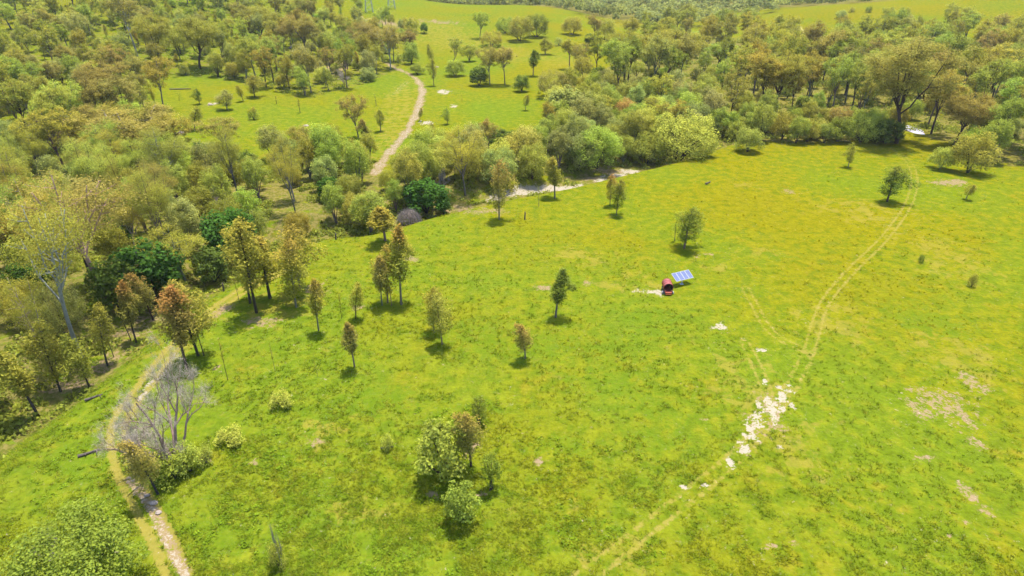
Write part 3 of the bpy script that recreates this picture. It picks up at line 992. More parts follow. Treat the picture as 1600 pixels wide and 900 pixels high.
# ---- trees standing singly in the paddock and along its edges
SINGLES = [
    ('young', 868, 496, 419, 40, 'midgreen', 0, 'grey', 'small dark green tree alone in the middle of the paddock, left of the red cart'),
    ('young', 1069, 388, 321, 44, 'midgreen', .1, 'grey', 'green oval-crowned young tree just behind the solar panels'),
    ('sapling', 1054, 376, 344, 12, 'green', 0, 'grey', 'thin sapling close to the left of the tree behind the solar panels'),
    ('young', 1386, 315, 257, 38, 'deep', .25, 'dark', 'dark young tree standing beside the bend of the right wheel track'),
    ('young', 1325, 261, 223, 18, 'olive', 0, 'grey', 'small thin tree near the forest edge left of the track bend'),
    ('young', 1509, 311, 286, 15, 'olive', 0, 'grey', 'tiny tree beside the pinkish bare patch at the right'),
    ('bushy', 1468, 264, 228, 40, 'light', 0, 'grey', 'rounded yellow-green tree at the forest edge above the pinkish bare patch'),
    ('bushy', 1512, 270, 203, 62, 'olive', 0, 'dark', 'broad olive tree at the right forest edge beside the rounded yellow-green tree'),
    ('young', 953, 321, 270, 20, 'olive', 1.0, 'grey', 'slim tree with a bright red top near the sandy creek bank'),
    ('young', 963, 336, 278, 24, 'midgreen', .3, 'grey', 'slim green tree just in front of the red-topped one by the creek bank'),
    ('young', 867, 310, 246, 32, 'olive', .25, 'grey', 'young tree standing right in front of the white sandy creek bank'),
    ('young', 780, 343, 246, 34, 'brown', .5, 'grey', 'tall slim brownish tree at the left end of the white sand bank'),
    ('sapling', 842, 323, 288, 9, 'olive', 0, 'grey', 'thin sapling in the grass left of the tree before the sand bank'),
    ('young', 821, 560, 501, 30, 'brown', .45, 'grey', 'small pinkish-brown tree in the weedy middle of the paddock'),
    ('young', 691, 538, 456, 34, 'olive', .1, 'grey', 'front olive tree of the close pair left of the paddock centre'),
    ('young', 678, 519, 446, 30, 'olive', .2, 'grey', 'paler thin tree of the close pair, half hidden behind its partner'),
    ('young', 627, 476, 353, 42, 'olive', .85, 'grey', 'tallest tree of the tight clump, with a red top'),
    ('young', 606, 473, 382, 36, 'olive', .4, 'grey', 'middle tree of the tight clump beside the tall red-topped one'),
    ('young', 597, 477, 396, 28, 'brown', .45, 'grey', 'left brownish tree of the tight clump beside the tall red-topped one'),
    ('sapling', 612, 478, 430, 16, 'olive', 0, 'grey', 'low thin stem inside the tight clump under the red-topped tree'),
    ('young', 556, 498, 440, 26, 'olive', .15, 'dark', 'small dense oval tree left of the tight clump'),
    ('young', 554, 573, 498, 30, 'brown', .4, 'grey', 'small brown-topped tree with a dark round shadow, below the oval tree'),
    ('sapling', 534, 498, 456, 7, 'gold', .2, 'dark', 'very thin sapling left of the small dense oval tree'),
    ('young', 498, 517, 432, 30, 'gold', .5, 'grey', 'sparse straw-coloured tree with bare lower trunk by the pink soil'),
    ('young', 463, 480, 372, 46, 'olive', .55, 'grey', 'cone-shaped tree with a faint red top at the track junction'),
    ('young', 470, 452, 347, 50, 'olive', .35, 'grey', 'tall tree directly behind the cone-shaped one with the faint red top'),
    ('young', 401, 489, 342, 50, 'olive', .2, 'dark', 'front golden olive tree of the trio beside the left track'),
    ('young', 391, 474, 348, 54, 'olive', .1, 'dark', 'left tree of the golden olive trio beside the left track'),
    ('young', 422, 466, 366, 50, 'olive', .4, 'dark', 'right tree of the golden olive trio beside the left track'),
    ('sapling', 374, 472, 430, 9, 'olive', 0, 'dark', 'thin sapling at the left foot of the golden olive trio'),
    ('young', 292, 576, 446, 44, 'brown', .95, 'dark', 'rust-red topped tree in the pair above the grey dead tree'),
    ('young', 310, 556, 432, 60, 'olive', .25, 'dark', 'broad olive tree joined to the rust-red one above the grey dead tree'),
    ('sapling', 319, 556, 490, 18, 'olive', .2, 'dark', 'thin stem beside the broad olive tree above the grey dead tree'),
    ('sapling', 356, 594, 526, 11, 'brown', .3, 'dark', 'leaning bare pole-like sapling right of the grey dead tree'),
    ('sapling', 430, 580, 535, 7, 'gold', .1, 'grey', 'faint thin sapling in the grass right of the pole-like sapling'),
    ('sapling', 497, 590, 560, 5, 'gold', .1, 'grey', 'faint hair-thin sapling left of the brown-topped small tree'),
    ('young', 213, 535, 441, 34, 'brown', .95, 'dark', 'rust-red topped tree standing before the dark creek trees'),
    ('sapling', 205, 532, 470, 16, 'olive', .2, 'dark', 'thin stem beside the rust-red tree before the dark creek trees'),
    ('young', 240, 500, 420, 34, 'brown', .6, 'dark', 'reddish brown tree in the shade edge right of the rust-red one'),
    ('young', 168, 572, 480, 36, 'olive', .1, 'dark', 'olive sapling tree with a bare trunk above the pink soil at left'),
    ('sapling', 178, 558, 500, 14, 'olive', 0, 'dark', 'thin stem behind the olive tree above the pink soil at left'),
    ('gums', 128, 560, 300, 150, 'olive', .05, 'pale', 'big gum at the left edge with white upper limbs'),
    ('gums', 165, 470, 255, 165, 'brown', .1, 'pale', 'tall pale-trunked gum leaning above the dark creek trees at left'),
    ('young', 95, 612, 500, 48, 'olive', 0, 'dark', 'olive tree with a thin stem at the left corner of the creek edge'),
    ('gums', 82, 585, 420, 90, 'olive', 0, 'pale', 'sparse pale-limbed gum at the left edge below the big white-limbed one'),
    ('young', 140, 605, 520, 40, 'olive', 0, 'dark', 'ragged olive tree right of the thin-stemmed olive tree at the left edge'),
    ('young', 60, 650, 540, 50, 'olive', 0, 'dark', 'thin ragged tree at the left picture edge below the creek trees'),
    ('bushy', 100, 520, 440, 80, 'sage', 0, 'dark', 'blue-green bushy tree under the big white-limbed gum'),
    ('young', 247, 772, 676, 46, 'brown', .3, 'dark', 'small brown-green tree in front of the grey dead tree'),
    ('broad', 695, 746, 653, 82, 'green', 0, 'dark', 'widest pale green leafy tree of the foreground clump'),
    ('young', 736, 728, 632, 46, 'brown', .35, 'dark', 'thin brown feathery tree behind the widest foreground tree'),
    ('broad', 749, 662, 614, 26, 'midgreen', 0, 'dark', 'small dark leafy tree at the back of the foreground clump'),
    ('broad', 767, 764, 702, 32, 'midgreen', 0, 'dark', 'small leafy tree at the right of the foreground clump'),
    ('broad', 721, 815, 750, 52, 'leaf', 0, 'dark', 'nearest leafy tree at the front of the foreground clump'),
    ('bushy', 140, 935, 812, 175, 'leaf', 0, 'dark', 'large yellow-green bushy tree in the bottom left corner'),
    ('tall', 579, 366, 296, 60, 'green', 0, 'grey', 'green tree with a round shadow at the creek edge left of the grey brush heap'),
    ('young', 602, 376, 318, 46, 'gold', .2, 'grey', 'golden sparse tree above the tight clump, left of the grey brush heap'),
    ('dark', 666, 333, 277, 68, 'dark', 0, 'dark', 'round dark green tree at the creek edge right of the grey brush heap'),
    ('dark', 694, 335, 304, 22, 'dark', 0, 'dark', 'small dark green bush at the right foot of the round dark tree'),
    ('dark', 365, 410, 322, 80, 'dark', 0, 'dark', 'tall dark green tree behind the golden olive trio'),
    ('dark', 245, 470, 375, 100, 'dark', 0, 'dark', 'largest dark green leafy tree in the shade behind the rust-red trees'),
    ('dark', 190, 480, 400, 70, 'deep', 0, 'dark', 'dark green tree left of the largest dark one behind the rust-red trees'),
    ('dark', 335, 440, 385, 50, 'deep', 0, 'dark', 'dark green tree between the golden trio and the rust-red pair'),
    ('gum', 290, 440, 350, 110, 'gold', .1, 'grey', 'golden olive gum above the dark leafy trees, left of the trio'),
    ('bushy', 1168, 237, 196, 42, 'light', 0, 'dark', 'small round tree standing just clear of the forest edge'),
    ('shrub', 322, 724, 696, 30, 'green', 0, 'dark', 'round green shrub right of the grey dead tree'),
    ('shrub', 268, 748, 700, 70, 'green', 0, 'dark', 'green shrub thicket at the foot of the grey dead tree'),
    ('shrub', 300, 735, 690, 46, 'light', 0, 'dark', 'yellow-green shrub at the right foot of the grey dead tree'),
    ('shrub', 360, 690, 668, 50, 'light', 0, 'dark', 'low yellow-green bush spreading right of the round shrub'),
    ('shrub', 440, 634, 610, 40, 'light', 0, 'dark', 'low bright bush in the open grass right of the dead tree'),
    ('shrub', 436, 886, 846, 32, 'olive', 0, 'dark', 'lone grey-green shrub near the bottom of the picture'),
    ('shrub', 606, 702, 676, 20, 'light', 0, 'dark', 'small pale bush left of the foreground clump'),
    ('shrub', 1438, 410, 396, 9, 'midgreen', 0, 'dark', 'tiny dark shrub right of the right wheel track'),
    ('shrub', 1517, 448, 425, 13, 'olive', 0, 'dark', 'small shrub at the right picture edge'),
    # meadow on the left hillside
    ('young', 355, 172, 140, 24, 'sage', 0, 'grey', 'pale green young tree in the hillside meadow'),
    ('shrub', 398, 187, 166, 16, 'midgreen', .6, 'dark', 'small round dark bush in the middle of the hillside meadow'),
    ('sapling', 469, 176, 152, 10, 'olive', .2, 'dark', 'lone sapling at the right of the hillside meadow'),
    ('young', 398, 152, 116, 26, 'olive', .1, 'dark', 'olive tree with a dark shadow at the top of the hillside meadow'),
    ('young', 304, 203, 166, 24, 'olive', 0, 'dark', 'spindly tree at the left of the hillside meadow'),
    ('young', 312, 163, 138, 14, 'deep', 0, 'dark', 'narrow dark tree at the left of the hillside meadow'),
    ('young', 380, 158, 132, 12, 'olive', .1, 'dark', 'narrow olive tree at the top of the hillside meadow'),
    ('sapling', 432, 162, 148, 9, 'olive', 0, 'dark', 'small sapling at the top right of the hillside meadow'),
    ('sapling', 280, 157, 146, 6, 'olive', 0, 'dark', 'tiny sapling at the upper left of the hillside meadow'),
    ('gum', 350, 240, 182, 62, 'brown', .1, 'grey', 'brown round-crowned gum below the hillside meadow'),
    ('bushy', 428, 250, 192, 44, 'sage', 0, 'dark', 'grey-green round tree below the hillside meadow'),
    ('bushy', 470, 232, 194, 40, 'brown', .1, 'dark', 'brown round tree right of the grey-green one below the meadow'),
    ('bushy', 515, 262, 190, 60, 'green', 0, 'grey', 'light green tree below the right end of the hillside meadow'),
    ('gum', 560, 215, 146, 52, 'brown', .2, 'grey', 'rusty gum standing on the grass left of the dirt road'),
    ('young', 575, 228, 185, 24, 'brown', .4, 'grey', 'reddish narrow tree right against the rusty gum left of the dirt road'),
    ('young', 595, 205, 170, 16, 'olive', 0, 'grey', 'thin tree between the rusty gum and the dirt road'),
    ('sapling', 588, 165, 145, 8, 'olive', .2, 'grey', 'sapling on the grass left of the upper dirt road'),
    # valley floor right of the road
    ('young', 699, 194, 168, 13, 'green', 0, 'grey', 'small oval tree in the open grass right of the dirt road'),
    ('young', 821, 172, 147, 12, 'olive', .2, 'grey', 'small brown-green tree at the right of the open valley grass'),
    ('sapling', 722, 160, 147, 5, 'olive', 0, 'grey', 'tiny sapling in the open valley grass'),
    ('young', 656, 189, 168, 9, 'olive', .2, 'dark', 'small dark tree at the edge of the dirt road'),
    ('young', 677, 219, 190, 11, 'olive', .1, 'grey', 'narrow tree right of the lower dirt road'),
    ('bushy', 815, 143, 115, 27, 'deep', 0, 'dark', 'round dark bush alone in the valley grass'),
    ('bushy', 865, 152, 106, 54, 'brown', .1, 'dark', 'broad brown bush tree right of the round dark bush'),
    ('dark', 749, 134, 102, 30, 'deep', 0, 'dark', 'dark bush under the two tall brown trees in the valley'),
    ('gum', 765, 132, 70, 42, 'brown', .1, 'pale', 'left tall brown gum of the pair in the valley'),
    ('gum', 789, 132, 70, 38, 'brown', .15, 'grey', 'right tall brown gum of the pair in the valley'),
    ('gum', 708, 100, 56, 44, 'green', 0, 'grey', 'open green gum left of the brown pair in the valley'),
    ('bushy', 711, 119, 92, 34, 'green', 0, 'dark', 'low green bush below the open green gum in the valley'),
    ('bushy', 733, 96, 68, 26, 'olive', 0, 'dark', 'olive bush right of the open green gum in the valley'),
    ('young', 833, 118, 76, 20, 'deep', 0, 'grey', 'tall narrow tree right of the brown pair in the valley'),
    ('young', 852, 85, 58, 22, 'olive', 0, 'grey', 'thin tree on the slope right of the tall narrow one'),
    ('bushy', 643, 100, 62, 28, 'green', 0, 'dark', 'dense green tree where the dirt road vanishes'),
    ('bushy', 652, 116, 98, 26, 'green', 0, 'dark', 'low green bush at the bend of the dirt road'),
    ('young', 676, 104, 68, 12, 'olive', 0, 'grey', 'narrow tree right of the dense green tree at the road end'),
    ('young', 678, 134, 90, 14, 'gold', 0, 'grey', 'thin yellowish tree right of the road bend'),
    ('gum', 750, 60, 16, 30, 'green', 0, 'grey', 'tall green tree on the knoll slope, left of a clump'),
    ('bushy', 768, 72, 46, 36, 'gold', .05, 'grey', 'yellow-green tree below the tall green tree on the knoll'),
    ('bushy', 790, 52, 24, 34, 'green', 0, 'dark', 'left tree of the clump on the knoll slope'),
    ('bushy', 812, 64, 22, 42, 'olive', 0, 'dark', 'middle tree of the clump on the knoll slope'),
    ('bushy', 838, 58, 18, 40, 'midgreen', 0, 'dark', 'right tree of the clump on the knoll slope'),
    ('bushy', 894, 54, 23, 32, 'olive', 0, 'dark', 'round olive tree alone at the right of the knoll'),
    ('gum', 928, 68, 22, 26, 'brown', .1, 'dark', 'brown tree of the group on the right shoulder of the knoll'),
    ('bushy', 945, 62, 26, 36, 'olive', 0, 'dark', 'olive tree of the group on the right shoulder of the knoll'),
    ('dark', 921, 71, 50, 18, 'deep', 0, 'dark', 'dark bush at the foot of the group on the right of the knoll'),
    ('shrub', 872, 71, 57, 15, 'sage', 0, 'dark', 'small grey-green bush left of that group on the knoll'),
    ('gum', 890, 108, 58, 30, 'olive', 0, 'grey', 'olive tree left of the great gums behind the valley grass'),
    ('gum', 910, 122, 66, 44, 'brown', .1, 'grey', 'brown tree left of the great gums behind the valley grass'),
    ('bushy', 663, 52, 34, 14, 'dark', 0, 'dark', 'dark bush beside the pale scar on the knoll'),
    ('bushy', 640, 50, 24, 34, 'gold', 0, 'dark', 'yellow-olive bush before the pale scar on the knoll'),
    ('gum', 559, 21, -14, 22, 'olive', 0, 'grey', 'tree alone near the crest of the knoll'),
    ('shrub', 1357, 19, 8, 11, 'midgreen', 0, 'dark', 'small dark bush on the right grassy hill'),
    ('shrub', 1417, 21, 10, 9, 'olive', 0, 'dark', 'tiny bush on the right grassy hill, right of the dark one'),
    ('shrub', 1330, 19, 10, 10, 'olive', 0, 'dark', 'tiny bush on the right grassy hill, left of the dark one'),
    ('shrub', 1314, 28, 14, 20, 'sage', 0, 'dark', 'low grey-green bush at the left foot of the right grassy hill'),
    # landmarks inside the woods
    ('dark', 885, 195, 133, 62, 'sage', 0, 'dark', 'dense grey-green tree at the top of the creek belt by the valley grass'),
    ('bushy', 975, 196, 152, 38, 'orange', 0, 'grey', 'orange-leaved tree in the middle of the creek belt'),
    ('bushy', 1060, 250, 172, 110, 'light', 0, 'dark', 'largest pale green rounded tree at the end of the creek belt'),
    ('bushy', 1010, 256, 205, 60, 'green', 0, 'dark', 'green rounded tree left of the largest pale one in the creek belt'),
    ('bushy', 930, 262, 195, 80, 'green', 0, 'dark', 'broad green tree above the pink creek bank'),
    ('gum', 727, 305, 192, 76, 'gold', .25, 'grey', 'tall golden gum rising out of the creek belt near the road'),
    ('gum', 765, 250, 182, 30, 'brown', .6, 'grey', 'slim rusty tree behind the tall golden gum'),
    ('bushy', 832, 280, 222, 52, 'light', 0, 'dark', 'yellow-green tree behind the white sand bank'),
    ('gum', 1400, 224, 52, 130, 'brown', .05, 'dark', 'giant dark-trunked gum towering over the forest edge at right'),
    ('gum', 1490, 228, 140, 80, 'brown', .05, 'dark', 'leaning gum with dark trunks right of the water pool'),
    ('gum', 1212, 184, 76, 90, 'olive', 0, 'dark', 'dark-trunked gum in the middle of the right forest'),
    ('gum', 1140, 186, 100, 60, 'olive', 0, 'dark', 'tall straight-trunked gum at the left of the right forest'),
    ('gum', 1040, 130, 42, 120, 'olive', .05, 'grey', 'great spreading gum at the left end of the right forest'),
    ('gum', 975, 128, 44, 66, 'olive', .05, 'grey', 'tall olive gum left of the great spreading gum'),
    ('gum', 1120, 110, 66, 60, 'green', 0, 'dark', 'green gum behind the great spreading gum'),
    ('bushy', 1266, 86, 50, 40, 'cream', 0, 'grey', 'cream flowering tree in the right forest'),
    ('bushy', 1241, 68, 40, 22, 'cream', 0, 'grey', 'smaller cream flowering tree behind the larger one'),
    ('gum', 1310, 215, 165, 44, 'brown', .2, 'grey', 'small rusty gum at the edge of the right forest'),
    ('bushy', 1345, 222, 172, 60, 'light', 0, 'dark', 'yellow-green bush tree left of the giant dark-trunked gum'),
    ('dark', 1382, 224, 184, 50, 'deep', 0, 'dark', 'dark green bush at the foot of the giant dark-trunked gum'),
    ('gum', 250, 98, 18, 58, 'olive', .05, 'dark', 'gum with a bent black trunk high on the left hillside'),
    ('gum', 313, 108, 22, 74, 'olive', .05, 'dark', 'gum with a stout black trunk on the left hillside'),
    ('gum', 172, 168, 92, 74, 'brown', 0, 'dark', 'brown gum with many dark upright limbs on the left hillside'),
    ('gum', 408, 68, 6, 60, 'olive', 0, 'grey', 'dark-stemmed gum at the top of the left hillside'),
    ('gum', 215, 88, -20, 44, 'brown', .2, 'pale', 'pale-trunked pink-limbed gum at the top left'),
    ('gum', 215, 265, 165, 150, 'brown', .05, 'pale', 'wide brown gum with pale limbs in the left woodland'),
    ('gum', 480, 90, 20, 56, 'brown', 0, 'grey', 'brownish gum above the meadow near the hilltop'),
    ('gum', 570, 100, 30, 56, 'brown', .05, 'grey', 'brownish gum left of the road end'),
    ('gum', 610, 108, 36, 46, 'brown', .1, 'pale', 'pale-trunked gum right at the road end'),
]
for s in SINGLES:
    plant_px(*s)
dead_specs = [(272, 724, 570, 165, 'mauve', 0, 'big bare grey tree with spreading limbs beside the left track'),
              (90, 875, 838, 60, 'grey', 1, 'grey bare branches beside the bushy tree in the bottom left corner'),
              (1385, 120, 66, 50, 'mauve', 1, 'mauve-grey bare tree in the right forest beside the giant gum'),
              (440, 884, 815, 16, 'grey', 1, 'bare stick rising from the lone shrub near the bottom'),
              (538, 132, 108, 34, 'mauve', 1, 'grey bare tree above the meadow near the rusty gum'),
              (690, 300, 262, 26, 'grey', 1, 'bare grey branches beside the round dark tree at the creek edge'),
              (340, 330, 290, 44, 'mauve', 1, 'mauve-grey bare branches in the left woodland')]
for (u, v, vt, w, t, var, lb) in dead_specs:
    plant_px('dead', u, v, vt, w, t, 0, 'dead', lb, var=var)


# ---- the woods, tree by tree
OPEN = [project(x, y, hz(x, y))[:2] for x, y in ROAD]
OPEN = [(u, v) for u, v in OPEN if v < 272]
OPEN += [(u, 306 - (u - 775) * .10) for u in range(770, 910, 12)] + [(1424, 190), (1420, 200), (1430, 205), (960, 270), (985, 268), (420, 262), (435, 290)]
OPEN += [(u, v) for u in range(330, 560, 22) for v in (150, 168, 182)] + [(u, v) for u in range(680, 850, 20) for v in (150, 170, 190)] + [(600, u) for u in (170, 190, 210)]
OPEN = np.array(OPEN)
LAND = []
for (kd, u, v, vt, w, *rest) in SINGLES:
    if kd not in ('sapling', 'shrub') and w >= 24:
        LAND.append((u, v, rest[3]))
for (u, v, vt, w, t, var, lb) in dead_specs:
    LAND.append((u, v, lb))
SHORT = {}
for (u, v, lb) in LAND:
    cut = lb
    for sep in (', ', ' behind ', ' beside ', ' in front', ' right of ', ' left of ', ' below ', ' above ', ' standing ', ' with a ', ' with ', ' under ', ' at the ', ' in the ', ' alone ', ' joined ', ' between ', ' near ', ' rising ', ' towering ', ' of the ', ' on the ', ' where ', ' high ', ' leaning ', ' just '):
        if sep in cut and len(cut.split(sep)[0].split()) >= 3:
            cut = cut.split(sep)[0]
    SHORT[lb] = cut
WORDS = {'olive': 'olive', 'brown': 'brown-tinged', 'gold': 'golden olive', 'green': 'green', 'light': 'yellow-green', 'leaf': 'leaf-green', 'pale': 'pale green', 'dark': 'dark green', 'deep': 'deep green', 'sage': 'grey-green', 'midgreen': 'mid-green'}
KINDN = {'gum': 'gum tree', 'young': 'slim young gum', 'bushy': 'bushy rounded tree', 'tall': 'feathery upright tree', 'dark': 'dense leafy tree', 'shrub': 'low shrub'}


def where_is(u, v, k=0):
    best = sorted(LAND, key=lambda l: (l[0] - u) ** 2 + ((l[1] - v) * 1.7) ** 2)[k]
    du, dv = u - best[0], v - best[1]
    near = 'just ' if math.hypot(du, dv * 1.7) < 38 else ''
    if abs(du) > abs(dv) * 1.6:
        rel = 'left of' if du < 0 else 'right of'
    else:
        rel = 'behind' if dv < 0 else 'in front of'
    return f'{near}{rel} the {SHORT[best[2]]}'


TAKEN = set()


def own_label(head, u, v):
    first = None
    for k in range(24):
        t = f'{head} {where_is(u, v, k)}'
        if len(t.split()) > 16:
            continue
        first = first or t
        if t not in TAKEN:
            TAKEN.add(t)
            return t
    return first


def wood(poly, spacing, mix, zone, seed, jit=.16, limit=999, vmin=-15, hscale=1.0, split=None, n=5000):
    r = random.Random(seed)
    rg = np.random.default_rng(seed)
    us = [p[0] for p in poly]
    vs = [p[1] for p in poly]
    U, V = rg.uniform(max(min(us), -70), min(max(us), 1670), n), rg.uniform(max(min(vs), vmin), max(vs), n)
    k = in_poly(U, V, poly)
    U, V = U[k], V[k]
    X, Y, Z, ok = ground_many(U, V)
    got = 0
    tot = sum(m[0] for m in mix)
    for u, v, x, y, z, g in zip(U, V, X, Y, Z, ok):
        if got >= limit:
            break
        if not g or y > 900:
            continue
        sp = spacing * r.uniform(.8, 1.25)
        if PLACED:
            pa = np.array(PLACED)
            if ((pa[:, 0] - x) ** 2 + (pa[:, 1] - y) ** 2 < (np.minimum(pa[:, 2], 3.5) * .6 + sp * .72) ** 2).any():
                continue
        k = r.random() * tot
        for m in mix:
            k -= m[0]
            if k <= 0:
                break
        _, kind, (h0, h1), (w0, w1), tints, red, barks = m
        q = r.random()
        h = (h0 + (h1 - h0) * q) * hscale
        w = h * r.uniform(w0, w1)
        ut, vt_, cc = project(x, y, z + h)
        hw = w / 2 * F / cc
        if ((np.abs(OPEN[:, 0] - u) < hw * .8) & (OPEN[:, 1] > vt_) & (OPEN[:, 1] < v)).any():
            continue
        tint = r.choice(tints)
        size = 'tall ' if q > .72 else ('small ' if q < .28 else '')
        name = f'{WORDS.get(tint, tint)} {KINDN[kind]}'
        plant(kind, (x, y, z), h, w, tint, red * r.random(), r.choice(barks), own_label(size + name, u, v), f'{name}s {split(u, v)}', jit=jit)
        PLACED[-1] = (x, y, w * .30)
        got += 1
    return got


n1 = wood(R_LEFT, 6.2, [(56, 'gum', (14, 21), (.42, .68), ['olive', 'brown', 'gold', 'olive', 'green', 'light'], .15, ['pale', 'grey', 'grey', 'dark']), (28, 'tall', (9, 15), (.45, .7), ['green', 'olive', 'sage'], 0, ['grey']),
                        (8, 'dark', (6, 9), (.8, 1.1), ['deep', 'dark'], 0, ['dark']), (9, 'bushy', (6, 10), (.75, 1.0), ['olive', 'green', 'gold'], 0, ['grey'])],
          '', 101, split=lambda u, v: 'in the creek woodland at the far left' if u < 220 else ('in the creek woodland below the hillside meadow' if u < 450 else 'in the creek woodland left of the dirt road'))
n2 = wood(R_HILL, 6.9, [(16, 'tall', (9, 15), (.45, .65), ['green', 'sage', 'olive', 'light'], 0, ['grey', 'dark']), (38, 'gum', (14, 21), (.42, .68), ['olive', 'olive', 'brown', 'sage', 'green', 'light'], .1, ['grey', 'dark', 'grey']), (30, 'bushy', (4.5, 8), (.95, 1.3), ['green', 'light', 'sage', 'olive', 'green'], 0, ['dark', 'grey']),
                        (20, 'young', (6, 10), (.4, .5), ['olive', 'green', 'gold'], .2, ['grey'])],
          '', 102, limit=470, n=10000, split=lambda u, v: 'high on the left hillside' if v < 60 and u < 330 else ('on the left hillside above the creek woodland' if u < 330 else 'on the wooded slope left of the dirt road'))
n3 = wood(R_BELT, 6.2, [(54, 'bushy', (8, 13), (.75, 1.0), ['green', 'light', 'light', 'green', 'sage', 'olive'], 0, ['dark', 'grey']), (26, 'tall', (10, 15), (.5, .7), ['green', 'sage', 'light'], 0, ['grey']),
                        (10, 'gum', (11, 16), (.5, .7), ['olive', 'gold', 'green'], .3, ['grey']), (10, 'dark', (5, 8), (.8, 1.1), ['deep', 'midgreen'], 0, ['dark'])],
          '', 103, split=lambda u, v: 'in the creek belt near the dirt road' if u < 800 else ('in the creek belt above the sand bank' if u < 960 else 'in the creek belt beside the right forest'))
FRONT = [(1112, 220), (1116, 200), (1250, 196), (1395, 200), (1400, 222), (1250, 224)]
n5 = wood(FRONT, 5.4, [(60, 'bushy', (5, 10), (.75, 1.05), ['green', 'light', 'olive', 'leaf'], 0, ['dark']), (25, 'tall', (8, 14), (.5, .65), ['green', 'olive'], 0, ['dark']), (15, 'dark', (4, 7), (.9, 1.1), ['deep', 'midgreen'], 0, ['dark'])],
          '', 105, limit=40, split=lambda u, v: 'along the front edge of the right forest')
n4 = wood(R_RIGHT, 7.2, [(58, 'gum', (19, 27), (.42, .66), ['olive', 'olive', 'brown', 'gold', 'green', 'green'], .08, ['grey', 'dark', 'grey', 'dark']), (24, 'bushy', (7, 12), (.75, 1.0), ['green', 'light', 'olive', 'sage'], 0, ['dark']),
                         (9, 'dark', (6, 10), (.8, 1.0), ['deep', 'midgreen'], 0, ['dark']), (20, 'tall', (10, 17), (.5, .7), ['green', 'olive'], 0, ['grey'])],
          '', 104, limit=300, split=lambda u, v: ('in the front rows of the right forest' if u < 1300 else 'in the right forest around the water pool') if v > 150 else ('in the middle of the right forest' if u < 1300 else 'in the right forest under the grassy hill'))
print('woods', n1, n2, n3, n4)


# ------------------------------------------------------------------ stuff: far woods, undergrowth, grass
def build_far_wood():
    rng = np.random.default_rng(5)
    N = 6000
    x = rng.uniform(-620, 900, N)
    y = rng.uniform(640, 1500, N)
    ok = np.abs(x) < y * .95 + 60
    ok &= ~((x > 150) & (y < 650 + np.clip((x - 200) * .35, 0, 90)))
    ok &= ~((x < 60) & (x > -260) & (y < 720))
    x, y = x[ok], y[ok]
    z = height(x, y)
    Cs, Ns, R1, R3 = [], [], [], []
    for i in range(len(x)):
        h = rng.uniform(8, 16)
        r = h * rng.uniform(.34, .55)
        n = 64 if y[i] < 1100 else 24
        d = rng.normal(size=(n, 3))
        d /= np.linalg.norm(d, axis=1, keepdims=True)
        d[:, 2] = np.abs(d[:, 2]) * 1.1 - .15
        lump = 1 + .15 * np.sin(d[:, 0] * 5 + i) * np.cos(d[:, 1] * 4 + 2 * i)
        p = d * (lump * rng.uniform(.75, 1.05, n))[:, None] * np.array([r, r, h * .5]) + np.array([x[i], y[i], z[i] + h * .5])
        Cs.append(p)
        Ns.append(d + rng.normal(size=(n, 3)) * .5)
        R1.append(np.clip(rng.random(n) * .35 + rng.random() * .8, 0, 1))
        R3.append(np.clip(np.full(n, rng.random()) + rng.normal(size=n) * .1, 0, 1))
    C, N_ = np.concatenate(Cs), np.concatenate(Ns)
    sz = rng.uniform(.9, 1.9, len(C))
    V, Fq = leaf_quads(C, N_, sz, sz * .7, rng)
    A = np.repeat(np.stack([np.concatenate(R1), np.zeros(len(C)), np.concatenate(R3)], 1), 4, 0)
    o = link('distant_forest', mesh_from('distant_forest', V, [Fq], M_LEAF, {'leaf': A}))
    o.color = (.165, .180, .050, 0)
    tag(o, 'far-off wooded country beyond the knoll, reading as one mass', 'forest', None, 'stuff')


def scatter_px(poly, n, rng):
    us = [p[0] for p in poly]
    vs = [p[1] for p in poly]
    P = np.array([flat(u, v) for u, v in poly])
    x = rng.uniform(max(P[:, 0].min(), -420), min(P[:, 0].max(), 560), n)
    y = rng.uniform(P[:, 1].min(), min(P[:, 1].max(), 640), n)
    u, v, _ = project(x, y, height(x, y))
    k = in_poly(u, v, poly)
    return x[k], y[k]


